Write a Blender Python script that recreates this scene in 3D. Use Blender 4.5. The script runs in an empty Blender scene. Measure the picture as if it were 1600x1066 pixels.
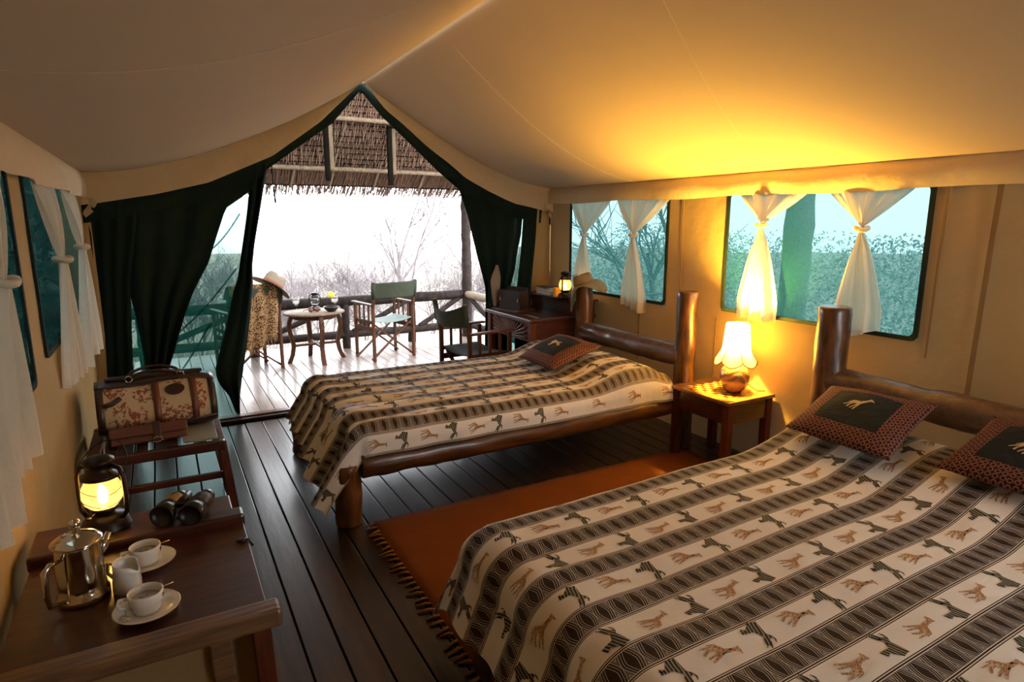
import bpy, bmesh, math, random
import numpy as np
from mathutils import Vector, Matrix, noise
random.seed(7)
PI = math.pi
scene = bpy.context.scene
C = scene.collection

# ------------------------------------------------------------------ camera, sky, exposure
cam_d = bpy.data.cameras.new('camera')
cam = bpy.data.objects.new('camera', cam_d)
C.objects.link(cam)
cam_d.sensor_width = 36.0
cam_d.lens = 970.0 / 1600.0 * 36.0
cam_d.clip_start = 0.05
cam_d.clip_end = 300
cam.location = (0, 0, 1.57)
cam.rotation_euler = (math.radians(90 - 11.0), 0, -math.radians(29.3))
scene.camera = cam

world = bpy.data.worlds.new('overcast_sky')
scene.world = world
world.use_nodes = True
bg = world.node_tree.nodes['Background']
bg.inputs[0].default_value = (0.93, 0.96, 1.0, 1)
bg.inputs[1].default_value = 6.5

vs = scene.view_settings
vs.view_transform = 'Standard'
vs.look = 'None'
vs.gamma = 1.0
vs.exposure = 0.6
vs.use_curve_mapping = False
scene.cycles.use_denoising = True
scene.cycles.max_bounces = 10
scene.cycles.transparent_max_bounces = 16
scene.cycles.sample_clamp_indirect = 6.0
scene.cycles.caustics_reflective = False
scene.cycles.caustics_refractive = False

BEDSIDE_LAMP_W = 205.0
TABLE_LANTERN_W = 26.0
DESK_LANTERN_W = 8.0

# ------------------------------------------------------------------ material helpers
class NT:
    def __init__(s, name):
        s.m = bpy.data.materials.new(name); s.m.use_nodes = True
        s.t = s.m.node_tree; s.t.nodes.clear()
        s.out = s.t.nodes.new('ShaderNodeOutputMaterial')
    def n(s, typ, **kw):
        nd = s.t.nodes.new(typ)
        for k, v in kw.items(): setattr(nd, k, v)
        return nd
    def l(s, a, b): s.t.links.new(a, b)
    def val(s, sock, v):
        if hasattr(v, 'is_linked') or isinstance(v, bpy.types.NodeSocket): s.l(v, sock)
        else: sock.default_value = v
    def math(s, op, a, b=None, c=None, clamp=False):
        nd = s.n('ShaderNodeMath', operation=op, use_clamp=clamp)
        s.val(nd.inputs[0], a)
        if b is not None: s.val(nd.inputs[1], b)
        if c is not None: s.val(nd.inputs[2], c)
        return nd.outputs[0]
    def mix(s, f, a, b):
        nd = s.n('ShaderNodeMix', data_type='RGBA')
        s.val(nd.inputs[0], f)
        for i, c in ((6, a), (7, b)):
            if isinstance(c, tuple): nd.inputs[i].default_value = (*c[:3], 1)
            else: s.l(c, nd.inputs[i])
        return nd.outputs[2]
    def ramp(s, f, stops):
        nd = s.n('ShaderNodeValToRGB')
        e = nd.color_ramp.elements
        while len(e) < len(stops): e.new(0.5)
        for i, (p, c) in enumerate(stops):
            e[i].position = p; e[i].color = (*c, 1)
        s.l(f, nd.inputs[0]); return nd.outputs[0]
    def coord(s, which='Object', scale=(1, 1, 1)):
        tc = s.n('ShaderNodeTexCoord'); mp = s.n('ShaderNodeMapping')
        s.l(tc.outputs[which], mp.inputs[0]); mp.inputs['Scale'].default_value = scale
        return mp.outputs[0]
    def noise(s, vec, scale=5, detail=4, rough=0.55):
        nd = s.n('ShaderNodeTexNoise'); s.l(vec, nd.inputs['Vector'])
        nd.inputs['Scale'].default_value = scale; nd.inputs['Detail'].default_value = detail
        nd.inputs['Roughness'].default_value = rough
        return nd.outputs[0]
    def vor(s, vec, scale=5, feature='F1'):
        nd = s.n('ShaderNodeTexVoronoi', feature=feature); s.l(vec, nd.inputs['Vector'])
        nd.inputs['Scale'].default_value = scale
        return nd
    def bump(s, h, strength=0.3, dist=0.01):
        nd = s.n('ShaderNodeBump'); nd.inputs['Strength'].default_value = strength
        nd.inputs['Distance'].default_value = dist; s.l(h, nd.inputs['Height']); return nd.outputs[0]
    def bsdf(s, color, rough=0.6, metal=0.0, normal=None, spec=0.5, coat=0.0, coat_rough=0.2):
        b = s.n('ShaderNodeBsdfPrincipled')
        if isinstance(color, tuple): b.inputs['Base Color'].default_value = (*color, 1)
        else: s.l(color, b.inputs['Base Color'])
        s.val(b.inputs['Roughness'], rough); b.inputs['Metallic'].default_value = metal
        b.inputs['Specular IOR Level'].default_value = spec
        b.inputs['Coat Weight'].default_value = coat; b.inputs['Coat Roughness'].default_value = coat_rough
        if normal is not None: s.l(normal, b.inputs['Normal'])
        return b.outputs[0]
    def done(s, sh):
        s.l(sh, s.out.inputs[0]); return s.m

def plain(name, col, rough=0.6, metal=0.0, spec=0.5, coat=0.0, nscale=30, nvar=0.12, bumpy=0.0):
    k = NT(name); co = k.coord()
    f = k.noise(co, nscale, 3)
    c = k.mix(f, tuple(x * (1 - nvar) for x in col), tuple(min(1, x * (1 + nvar)) for x in col))
    nm = k.bump(f, bumpy, 0.004) if bumpy else None
    return k.done(k.bsdf(c, rough, metal, nm, spec, coat))

def wood(name, dark, light, scale=(3, 3, 30), rough=0.4, coat=0.2, bump=0.15, coat_rough=0.2, ns=3.0, spec=0.5):
    k = NT(name); co = k.coord('Object', scale)
    oi = k.n('ShaderNodeObjectInfo')
    ad = k.n('ShaderNodeVectorMath', operation='ADD'); k.l(co, ad.inputs[0])
    sc = k.n('ShaderNodeVectorMath', operation='SCALE'); cb = k.n('ShaderNodeCombineXYZ')
    for i in range(3): k.l(oi.outputs['Random'], cb.inputs[i])
    k.l(cb.outputs[0], sc.inputs[0]); sc.inputs['Scale'].default_value = 37.0
    k.l(sc.outputs[0], ad.inputs[1])
    f = k.noise(ad.outputs[0], ns, 6, 0.6)
    f2 = k.math('ADD', f, k.math('MULTIPLY', k.math('SUBTRACT', oi.outputs['Random'], 0.5), 0.25))
    c = k.ramp(f2, [(0.3, dark), (0.72, light)])
    return k.done(k.bsdf(c, rough, 0, k.bump(f, bump, 0.006), spec, coat, coat_rough))

def cloth(name, col, trans=0.0, var=0.1, wr=0.25, weave=260, tcol=None, rough=0.85, wscale=5.0):
    k = NT(name); co = k.coord()
    f = k.noise(co, wscale, 4); g = k.noise(co, weave, 1)
    c = k.mix(f, tuple(x * (1 - var) for x in col), tuple(min(1, x * (1 + var)) for x in col))
    h = k.math('ADD', k.math('MULTIPLY', f, 4.0), k.math('MULTIPLY', g, 0.15))
    nm = k.bump(h, wr, 0.012)
    sh = k.bsdf(c, rough, 0, nm, 0.2)
    if trans:
        t = k.n('ShaderNodeBsdfTranslucent'); 
        if tcol: t.inputs[0].default_value = (*tcol, 1)
        else: k.l(c, t.inputs[0])
        k.l(nm, t.inputs[1])
        mx = k.n('ShaderNodeMixShader'); mx.inputs[0].default_value = trans
        k.l(sh, mx.inputs[1]); k.l(t.outputs[0], mx.inputs[2]); sh = mx.outputs[0]
    return k.done(sh)

def screen_mat(name, tint, threads, amount):
    """fine insect mesh: light passes tinted between the threads"""
    k = NT(name); co = k.coord()
    f = k.noise(co, 60, 3)
    tr = k.n('ShaderNodeBsdfTransparent'); tr.inputs[0].default_value = (*tint, 1)
    df = k.n('ShaderNodeBsdfDiffuse'); df.inputs[0].default_value = (*threads, 1)
    tl = k.n('ShaderNodeBsdfTranslucent'); tl.inputs[0].default_value = (*threads, 1)
    m1 = k.n('ShaderNodeMixShader'); m1.inputs[0].default_value = 0.5
    k.l(df.outputs[0], m1.inputs[1]); k.l(tl.outputs[0], m1.inputs[2])
    m2 = k.n('ShaderNodeMixShader')
    k.l(k.math('ADD', k.math('MULTIPLY', f, 0.16), amount - 0.08), m2.inputs[0])
    k.l(tr.outputs[0], m2.inputs[1]); k.l(m1.outputs[0], m2.inputs[2])
    return k.done(m2.outputs[0])

def emit(name, col, strength):
    k = NT(name); e = k.n('ShaderNodeEmission')
    e.inputs[0].default_value = (*col, 1); e.inputs[1].default_value = strength
    return k.done(e.outputs[0])

def glass(name, tint=(1, 1, 1), refl=0.06, frost=0.0, fcol=(1, 1, 1)):
    k = NT(name)
    tr = k.n('ShaderNodeBsdfTransparent'); tr.inputs[0].default_value = (*tint, 1)
    gl = k.n('ShaderNodeBsdfGlossy'); gl.inputs['Roughness'].default_value = 0.03
    f = k.noise(k.coord(), 40, 3)
    mx = k.n('ShaderNodeMixShader'); k.l(k.math('ADD', k.math('MULTIPLY', f, 0.04), refl), mx.inputs[0])
    k.l(tr.outputs[0], mx.inputs[1]); k.l(gl.outputs[0], mx.inputs[2]); sh = mx.outputs[0]
    if frost:
        tl = k.n('ShaderNodeBsdfTranslucent'); tl.inputs[0].default_value = (*fcol, 1)
        m2 = k.n('ShaderNodeMixShader'); k.l(k.math('ADD', k.math('MULTIPLY', f, 0.2), frost - 0.1), m2.inputs[0])
        k.l(sh, m2.inputs[1]); k.l(tl.outputs[0], m2.inputs[2]); sh = m2.outputs[0]
    return k.done(sh)

M = {}
M['canvas_roof'] = cloth('canvas_roof', (0.48, 0.345, 0.20), trans=0.006, var=0.04, wr=0.06, tcol=(0.8, 0.62, 0.45), wscale=2.5)
M['canvas_valance'] = cloth('canvas_valance', (0.68, 0.54, 0.36), trans=0.03, var=0.06, wr=0.3, tcol=(0.8, 0.6, 0.38), wscale=9)
M['canvas_gable'] = cloth('canvas_gable', (0.74, 0.56, 0.34), trans=0.14, var=0.08, wr=0.4, tcol=(0.85, 0.52, 0.18), wscale=9)
M['stitch'] = cloth('seam_stitching', (0.72, 0.60, 0.42), var=0.1)
M['canvas_wall'] = cloth('canvas_wall', (0.44, 0.30, 0.130), trans=0.006, var=0.10, wr=0.35, tcol=(0.75, 0.55, 0.3), wscale=4)
M['strap'] = cloth('strap_webbing', (0.26, 0.165, 0.07), var=0.08)
M['green_canvas'] = cloth('green_canvas', (0.005, 0.014, 0.011), trans=0.035, var=0.3, wr=0.4, tcol=(0.02, 0.2, 0.15))
M['binding'] = cloth('dark_binding', (0.012, 0.022, 0.02), var=0.2)
M['tail'] = cloth('tan_lining', (0.38, 0.31, 0.24), trans=0.2)
M['sheer'] = cloth('curtain_cotton', (0.83, 0.77, 0.66), trans=0.38, var=0.05, wr=0.25, tcol=(0.9, 0.82, 0.68), wscale=12)
M['screen'] = screen_mat('window_mesh', (0.118, 0.172, 0.178), (0.02, 0.13, 0.13), 0.36)
M['net'] = screen_mat('door_net', (0.44, 0.53, 0.52), (0.02, 0.26, 0.20), 0.22)
M['floor'] = wood('floor_boards', (0.016, 0.008, 0.006), (0.055, 0.026, 0.015), (9, 1.0, 9), rough=0.36, coat=0.5, bump=0.35, coat_rough=0.22, ns=3)
M['deck'] = wood('deck_boards', (0.24, 0.17, 0.14), (0.46, 0.36, 0.31), (9, 1.0, 9), rough=0.3, coat=0.8, bump=0.2, coat_rough=0.18)  # base colour lightened to carry the sky's reflection on the boards
M['dark_gap'] = plain('under_floor', (0.008, 0.006, 0.005), 0.9)
M['mahog'] = wood('reddish_hardwood', (0.055, 0.013, 0.006), (0.17, 0.042, 0.016), (14, 14, 2.2), rough=0.5, coat=0.0, bump=0.1, spec=0.25)
M['mahogx'] = wood('reddish_hardwood_lengthwise', (0.036, 0.007, 0.003), (0.105, 0.022, 0.007), (2, 14, 14), rough=0.38, coat=0.45, coat_rough=0.16, bump=0.12)
M['oldwood'] = wood('worn_brown_wood', (0.05, 0.022, 0.010), (0.23, 0.115, 0.05), (1.6, 22, 22), rough=0.45, coat=0.25, bump=0.3)
M['chairwood'] = wood('chair_hardwood', (0.045, 0.015, 0.007), (0.15, 0.055, 0.024), (16, 16, 3), rough=0.5, coat=0.0, spec=0.25)
M['log'] = wood('varnished_log', (0.022, 0.009, 0.004), (0.20, 0.07, 0.020), (7, 7, 1.6), rough=0.34, coat=0.5, bump=0.6, ns=4)
M['logx'] = wood('varnished_log_lying', (0.03, 0.012, 0.005), (0.19, 0.075, 0.022), (1.4, 8, 8), rough=0.36, coat=0.45, bump=0.5, ns=3)
M['logy'] = wood('bark_log', (0.03, 0.014, 0.008), (0.14, 0.066, 0.032), (12, 7, 12), rough=0.4, coat=0.4, bump=0.9, ns=3)
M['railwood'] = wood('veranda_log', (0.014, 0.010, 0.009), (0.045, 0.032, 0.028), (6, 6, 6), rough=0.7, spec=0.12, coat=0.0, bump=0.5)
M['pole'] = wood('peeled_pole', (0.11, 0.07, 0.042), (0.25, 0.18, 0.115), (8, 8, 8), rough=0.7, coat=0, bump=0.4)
M['strut'] = wood('lit_strut_wood', (0.05, 0.03, 0.008), (0.14, 0.085, 0.024), (8, 8, 2), rough=0.6, coat=0)  # yellower wood tone for the lit side of the roof struts
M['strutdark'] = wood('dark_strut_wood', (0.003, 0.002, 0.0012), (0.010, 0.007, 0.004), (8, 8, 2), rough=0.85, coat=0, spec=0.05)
M['thatch'] = wood('thatch_straw', (0.12, 0.066, 0.042), (0.36, 0.225, 0.16), (60, 6, 6), rough=0.9, coat=0, bump=0.2, ns=2)
M['rug'] = cloth('rug_weave', (0.17, 0.048, 0.008), var=0.12, wr=0.3, weave=120)
M['tassel'] = cloth('rug_tassel', (0.26, 0.13, 0.06), var=0.3)
M['mattress'] = cloth('mattress_ticking', (0.62, 0.54, 0.42), var=0.05)
M['black'] = plain('black_metal', (0.012, 0.010, 0.009), 0.35, 0.3)
M['rust'] = plain('aged_black_metal', (0.03, 0.02, 0.014), 0.38, 0.75, nscale=60, nvar=0.5)
M['steel'] = plain('polished_steel', (0.62, 0.55, 0.45), 0.13, 1.0, nvar=0.03)
M['brass'] = plain('brass', (0.6, 0.4, 0.13), 0.25, 1.0)
M['china'] = plain('white_china', (0.78, 0.74, 0.66), 0.14, 0, 0.5, 0.6, nvar=0.02)
M['mark'] = plain('printed_mark', (0.05, 0.03, 0.02), 0.5)
M['coffee'] = plain('dark_liquid', (0.03, 0.016, 0.01), 0.1)
M['leather'] = plain('brown_leather', (0.11, 0.026, 0.014), 0.38, 0, 0.5, 0.15, 40, 0.3, 0.3)
M['dleather'] = plain('dark_leather', (0.030, 0.012, 0.010), 0.36, 0, 0.5, 0.2, 40, 0.3, 0.3)
M['chaircanvas'] = cloth('chair_canvas', (0.075, 0.088, 0.060), trans=0.25, var=0.12, wr=0.3, tcol=(0.12, 0.16, 0.1))
M['seatcanvas'] = cloth('pale_seat_canvas', (0.22, 0.28, 0.26), var=0.15)
M['seatdark'] = cloth('dark_seat_canvas', (0.02, 0.024, 0.018), var=0.2)
M['hat'] = cloth('felt_hat', (0.28, 0.225, 0.17), var=0.12, wr=0.2)
M['bushhat'] = cloth('khaki_hat', (0.30, 0.21, 0.10), trans=0.08, var=0.25, wr=0.4, wscale=14)
M['hatband'] = cloth('hat_band', (0.30, 0.12, 0.07), var=0.2)
M['lampshade'] = cloth('lamp_shade_cotton', (0.80, 0.70, 0.50), trans=0.40, var=0.03, wr=0.05, tcol=(0.95, 0.86, 0.62))
M['wire'] = plain('shade_piping', (0.20, 0.11, 0.03), 0.6)
M['glass'] = glass('clear_glass')
M['lanternglass'] = glass('lantern_glass', (1.0, 0.88, 0.62), 0.05, 0.30, (1.0, 0.8, 0.45))
M['drink'] = glass('pale_drink', (0.95, 0.93, 0.88), 0.05, 0.25, (0.95, 0.95, 0.92))
M['flame'] = emit('flame', (1.0, 0.62, 0.2), 60)
M['flame_small'] = emit('flame_small', (1.0, 0.62, 0.22), 40)
M['bulb'] = emit('bulb', (1.0, 0.72, 0.35), 60)
M['lemon'] = plain('lemon', (0.85, 0.66, 0.05), 0.4)
M['paper'] = plain('book_paper', (0.72, 0.68, 0.6), 0.8)
M['bookgrey'] = plain('grey_book_cover', (0.30, 0.29, 0.29), 0.6)
M['bookyellow'] = plain('yellow_book_cover', (0.75, 0.36, 0.04), 0.55)
M['bookdark'] = plain('dark_book_cover', (0.05, 0.04, 0.05), 0.5)
M['boxwood'] = wood('dark_box_wood', (0.010, 0.005, 0.004), (0.035, 0.013, 0.009), (3, 16, 16), rough=0.5, coat=0.0, spec=0.25)
M['grass'] = plain('dry_ground', (0.34, 0.30, 0.24), 0.95, nscale=3, nvar=0.25)
M['twig'] = plain('hazed_twig', (0.23, 0.20, 0.21), 0.9, nscale=8, nvar=0.2)  # pale grey colour stands in for haze over the bush
M['bark'] = plain('grey_green_bark', (0.20, 0.21, 0.18), 0.9, nscale=8, nvar=0.3)
M['leaf'] = plain('hazed_scrub_leaf', (0.30, 0.345, 0.29), 0.8, nscale=4, nvar=0.35)  # outdoor haze is mixed into this paler leaf colour
M['light_block'] = plain('light_block_leaf', (0.02, 0.05, 0.035), 0.8, nscale=4, nvar=0.3)  # for the added leaf mass that blocks light on the left
M['shirt'] = plain('pale_board', (0.30, 0.31, 0.26), 0.7)

def mat_globe():
    k = NT('carved_soapstone'); co = k.coord()
    f = k.noise(co, 14, 4); w = k.n('ShaderNodeTexWave', wave_type='BANDS', bands_direction='DIAGONAL')
    k.l(co, w.inputs['Vector']); w.inputs['Scale'].default_value = 9; w.inputs['Distortion'].default_value = 7
    w.inputs['Detail'].default_value = 3
    c = k.mix(w.outputs[1], (0.34, 0.17, 0.075), (0.075, 0.028, 0.012))
    c = k.mix(k.math('MULTIPLY', f, 0.5), c, (0.42, 0.27, 0.15))
    return k.done(k.bsdf(c, 0.25, 0, k.bump(w.outputs[1], 0.5, 0.004), 0.5, 0.5))
M['globe'] = mat_globe()

def mat_chess():
    k = NT('inlaid_chess_top'); co = k.coord('UV')
    sp = k.n('ShaderNodeSeparateXYZ'); k.l(co, sp.inputs[0])
    u, v = sp.outputs[0], sp.outputs[1]
    ck = k.n('ShaderNodeTexChecker'); mp = k.coord('UV'); k.l(mp, ck.inputs[0]); ck.inputs['Scale'].default_value = 11.5
    ck.inputs[1].default_value = (0.55, 0.30, 0.075, 1); ck.inputs[2].default_value = (0.085, 0.028, 0.012, 1)
    cu = k.math('LESS_THAN', k.math('ABSOLUTE', k.math('SUBTRACT', u, 0.5)), 0.348)
    cv = k.math('LESS_THAN', k.math('ABSOLUTE', k.math('SUBTRACT', v, 0.5)), 0.348)
    f = k.noise(k.coord('Object', (4, 30, 4)), 3, 5)
    base = k.ramp(f, [(0.3, (0.19, 0.075, 0.022)), (0.7, (0.36, 0.16, 0.05))])
    c = k.mix(k.math('MULTIPLY', cu, cv), base, ck.outputs[0])
    return k.done(k.bsdf(c, 0.25, 0, None, 0.5, 0.6))
M['chess'] = mat_chess()

STRIPE = 0.19
def mat_coverlet():
    k = NT('printed_coverlet')
    tc = k.n('ShaderNodeTexCoord'); sp = k.n('ShaderNodeSeparateXYZ'); k.l(tc.outputs['UV'], sp.inputs[0])
    u, v = sp.outputs[0], sp.outputs[1]
    fr = k.math('FRACT', k.math('ADD', k.math('DIVIDE', v, STRIPE), 100.0))
    d = k.math('DIVIDE', k.math('ABSOLUTE', k.math('SUBTRACT', fr, 0.5)), 0.25)          # 0 band middle .. 1 band edge
    def between(x, a, b): return k.math('MULTIPLY', k.math('GREATER_THAN', x, a), k.math('LESS_THAN', x, b))
    lines = k.math('ADD', between(d, 0.94, 1.0), between(d, 0.80, 0.89))
    infield = k.math('LESS_THAN', d, 0.76)
    q = 0.058
    w = k.math('MULTIPLY', k.math('ABSOLUTE', k.math('SUBTRACT', k.math('FRACT', k.math('ADD', k.math('DIVIDE', u, q), 50.0)), 0.5)), 2.0)   # 0 lens middle .. 1 between
    dn = k.math('DIVIDE', d, 0.76)
    lensw = k.math('MULTIPLY', k.math('SUBTRACT', 1.0, k.math('POWER', dn, 1.4)), 0.40)
    g = k.math('SUBTRACT', w, lensw)                                                     # distance outside lens
    lens = k.math('LESS_THAN', g, 0.0)
    wav = k.math('SINE', k.math('SUBTRACT', k.math('MULTIPLY', g, 25.0), 0.6))
    hat = k.math('ADD', k.math('SINE', k.math('MULTIPLY', k.math('ADD', d, w), 95.0)), 0.4)
    light = k.math('GREATER_THAN', wav, 0.80)
    light2 = k.math('MULTIPLY', k.math('GREATER_THAN', hat, 1.25), k.math('GREATER_THAN', g, 0.5))
    light = k.math('MAXIMUM', light, light2)
    dark_in = k.math('MULTIPLY', infield, k.math('MAXIMUM', lens, k.math('SUBTRACT', 1.0, k.math('MULTIPLY', light, 0.72))))
    mask = k.math('MAXIMUM', dark_in, lines)
    f = k.noise(k.coord(), 6, 3); g2 = k.noise(k.coord(), 300, 1)
    cream = k.mix(f, (0.82, 0.76, 0.66), (0.88, 0.83, 0.74))
    c = k.mix(mask, cream, (0.035, 0.020, 0.013))
    h = k.math('ADD', k.math('MULTIPLY', k.noise(k.coord('Object', (1, 1.6, 1)), 9, 3), 2.2), k.math('MULTIPLY', g2, 0.08))
    return k.done(k.bsdf(c, 0.8, 0, k.bump(h, 0.35, 0.012), 0.2))
M['coverlet'] = mat_coverlet()
def mat_animal(name, a, b, kind):
    k = NT(name); co = k.coord('UV')
    if kind == 'zebra':
        w = k.n('ShaderNodeTexWave', wave_type='BANDS', bands_direction='DIAGONAL'); k.l(co, w.inputs['Vector'])
        w.inputs['Scale'].default_value = 42; w.inputs['Distortion'].default_value = 1.5
        f = k.math('GREATER_THAN', w.outputs[1], 0.7)
    else:
        v = k.vor(co, 130, 'DISTANCE_TO_EDGE'); f = k.math('LESS_THAN', v.outputs[0], 0.09)
    return k.done(k.bsdf(k.mix(f, a, b), 0.85, 0, None, 0.2))
M['zebra'] = mat_animal('printed_zebra', (0.030, 0.030, 0.022), (0.36, 0.32, 0.24), 'zebra')
M['giraffe'] = mat_animal('printed_giraffe', (0.33, 0.125, 0.04), (0.62, 0.46, 0.28), 'giraffe')
def mat_cushion():
    k = NT('cushion_border'); co = k.coord('UV')
    v = k.vor(co, 20, 'F1'); v.inputs['Randomness'].default_value = 0.12
    f = k.math('MULTIPLY', k.math('GREATER_THAN', v.outputs[0], 0.26), k.math('LESS_THAN', v.outputs[0], 0.46))
    c = k.mix(f, (0.026, 0.010, 0.010), (0.25, 0.095, 0.06))
    return k.done(k.bsdf(c, 0.8, 0, k.bump(v.outputs[0], 0.2, 0.004), 0.2))
M['cushion'] = mat_cushion()
M['cushion_mid'] = cloth('cushion_panel', (0.014, 0.016, 0.015), var=0.3, wr=0.4, wscale=14)
M['embroidery'] = plain('embroidery_thread', (0.55, 0.40, 0.18), 0.7, nscale=90, nvar=0.4)
def mat_leopard():
    k = NT('leopard_throw'); co = k.coord('UV')
    v = k.vor(co, 55, 'F1'); f = k.math('LESS_THAN', v.outputs[0], 0.45)
    n = k.noise(co, 9, 3)
    c = k.mix(n, (0.24, 0.125, 0.05), (0.38, 0.25, 0.12)); c = k.mix(f, c, (0.05, 0.018, 0.009))
    return k.done(k.bsdf(c, 0.9, 0, None, 0.1))
M['leopard'] = mat_leopard()
def mat_bag():
    k = NT('floral_carpet_bag'); co = k.coord()
    n = k.noise(co, 9, 3); v = k.vor(co, 16, 'F1'); d = k.noise(co, 60, 3)
    f = k.math('MULTIPLY', k.math('GREATER_THAN', n, 0.52), k.math('GREATER_THAN', d, 0.5))
    c = k.mix(k.noise(co, 5, 2), (0.50, 0.36, 0.20), (0.62, 0.48, 0.30))
    c = k.mix(f, c, (0.27, 0.085, 0.045))
    return k.done(k.bsdf(c, 0.7, 0, k.bump(d, 0.1, 0.002), 0.3))
M['bag'] = mat_bag()

# ------------------------------------------------------------------ mesh helpers
def V(*a): return Vector(a)
def box(bm, c, s, rot=None, mi=0):
    r = bmesh.ops.create_cube(bm, size=1.0)
    mt = Matrix.Translation(Vector(c)) @ (rot.to_4x4() if rot else Matrix()) @ Matrix.Diagonal((*s, 1))
    bmesh.ops.transform(bm, matrix=mt, verts=r['verts'])
    if mi:
        for f in set(f for v in r['verts'] for f in v.link_faces): f.material_index = mi
    return r['verts']
def bar(bm, p0, p1, w, t, up=(0, 0, 1), mi=0):
    """rectangular bar from p0 to p1; w across, t along the up side"""
    p0, p1 = Vector(p0), Vector(p1); d = p1 - p0; L = d.length; d.normalize()
    u = Vector(up)
    if abs(d.dot(u)) > 0.98: u = Vector((0, 1, 0))
    s = d.cross(u).normalized(); u = s.cross(d).normalized()
    rot = Matrix((s, d, u)).transposed()
    return box(bm, (p0 + p1) / 2, (w, L, t), rot, mi)
def tube(bm, pts, radii, n=10, cap=True, jitter=0.0, mi=0, seed=0, squash=None):
    pts = [Vector(p) for p in pts]
    if not hasattr(radii, '__len__'): radii = [radii] * len(pts)
    rings = []; prev = None
    for i, p in enumerate(pts):
        d = (pts[min(i + 1, len(pts) - 1)] - pts[max(i - 1, 0)]).normalized()
        if prev is None:
            a = Vector((1, 0, 0)) if abs(d.x) < 0.9 else Vector((0, 1, 0))
            s = d.cross(a).normalized()
        else:
            s = (prev - d * prev.dot(d)).normalized()
        prev = s; u = d.cross(s)
        ring = []
        for j in range(n):
            a = 2 * PI * j / n
            rr = radii[i]
            q = s * math.cos(a) + u * math.sin(a)
            if jitter: rr *= 1 + jitter * noise.noise((p + q * 0.12) * 9 + Vector((seed, seed, 0)))
            ring.append(bm.verts.new(p + q * rr))
        rings.append(ring)
    for i in range(len(rings) - 1):
        for j in range(n):
            f = bm.faces.new((rings[i][j], rings[i][(j + 1) % n], rings[i + 1][(j + 1) % n], rings[i + 1][j]))
            f.material_index = mi; f.smooth = True
    if cap:
        for r in (rings[0][::-1], rings[-1]):
            f = bm.faces.new(r); f.material_index = mi
def lin(p0, p1, k):
    p0, p1 = Vector(p0), Vector(p1)
    return [p0.lerp(p1, i / (k - 1)) for i in range(k)]
def log(bm, p0, p1, r0, r1=None, k=18, n=14, jitter=0.16, bend=0.0, seed=1, mi=0):
    r1 = r0 if r1 is None else r1
    pts = lin(p0, p1, k)
    rad = [r0 + (r1 - r0) * i / (k - 1) for i in range(k)]
    for i in range(k):
        rad[i] *= 1 + 0.05 * noise.noise(Vector((seed * 3.1, i * 0.55, 0)))
        o = noise.noise_vector(Vector((seed * 1.7, i * 0.3, 5))) * bend
        pts[i] = pts[i] + o
    # softly cut ends
    e = (Vector(p1) - Vector(p0)).normalized() * min(r0, r1) * 0.12
    pts = [pts[0]] + [pts[0] + e] + pts[1:-1] + [pts[-1] - e] + [pts[-1]]
    rad = [rad[0] * 0.93] + [rad[0]] + rad[1:-1] + [rad[-1]] + [rad[-1] * 0.93]
    tube(bm, pts, rad, n, True, jitter, mi, seed)
def lathe(bm, prof, n=28, c=(0, 0, 0), mi=0, cap=True, sx=1.0, sy=1.0):
    rings = []
    for r, z in prof:
        rings.append([bm.verts.new((c[0] + sx * r * math.cos(2 * PI * j / n), c[1] + sy * r * math.sin(2 * PI * j / n), c[2] + z)) for j in range(n)])
    for i in range(len(rings) - 1):
        for j in range(n):
            f = bm.faces.new((rings[i][j], rings[i][(j + 1) % n], rings[i + 1][(j + 1) % n], rings[i + 1][j]))
            f.material_index = mi; f.smooth = True
    if cap:
        for r, rev in ((0, True), (-1, False)):
            if prof[r][0] > 1e-4:
                f = bm.faces.new(rings[r][::-1] if rev else rings[r]); f.material_index = mi
    return rings
def grid(bm, P, mi=0, uv=None, close=False):
    """P[i][j] points -> quads, uv[i][j] optional"""
    lay = bm.loops.layers.uv.verify() if uv is not None else None
    vs_ = [[bm.verts.new(p) for p in row] for row in P]
    for i in range(len(P) - 1):
        for j in range(len(P[0]) - 1):
            ids = ((i, j), (i, j + 1), (i + 1, j + 1), (i + 1, j))
            f = bm.faces.new([vs_[a][b] for a, b in ids]); f.material_index = mi; f.smooth = True
            if lay:
                for lp, (a, b) in zip(f.loops, ids): lp[lay].uv = uv[a][b]
    return vs_
def prism(bm, pts, d, mi=0):
    """closed outline pts extruded by vector d"""
    a = [bm.verts.new(p) for p in pts]; b = [bm.verts.new(Vector(p) + Vector(d)) for p in pts]
    fs = [bm.faces.new(a), bm.faces.new(b[::-1])]
    for i in range(len(a)):
        j = (i + 1) % len(a); fs.append(bm.faces.new((a[i], b[i], b[j], a[j])))
    for f in fs: f.material_index = mi
def obj(name, bm, mats, parent=None, loc=None, smooth=None, bevel=0.0, solid=0.0, rot=None):
    bmesh.ops.recalc_face_normals(bm, faces=bm.faces)
    me = bpy.data.meshes.new(name)
    if smooth is not None:
        for f in bm.faces: f.smooth = smooth
    bm.to_mesh(me); bm.free()
    if not isinstance(mats, (list, tuple)): mats = [mats]
    for m in mats: me.materials.append(M[m])
    o = bpy.data.objects.new(name, me); C.objects.link(o)
    if parent is not None: o.parent = parent
    if loc is not None: o.location = loc
    if rot is not None: o.rotation_euler = rot
    if bevel:
        b = o.modifiers.new('bevel', 'BEVEL'); b.width = bevel; b.segments = 2; b.limit_method = 'ANGLE'
    if solid:
        s = o.modifiers.new('thickness', 'SOLIDIFY'); s.thickness = solid; s.offset = 0
    return o
def nb(): return bmesh.new()
def tag(o, label, cat, group=None):
    o['label'] = label; o['category'] = cat
    if group: o['group'] = group
    return o
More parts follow.
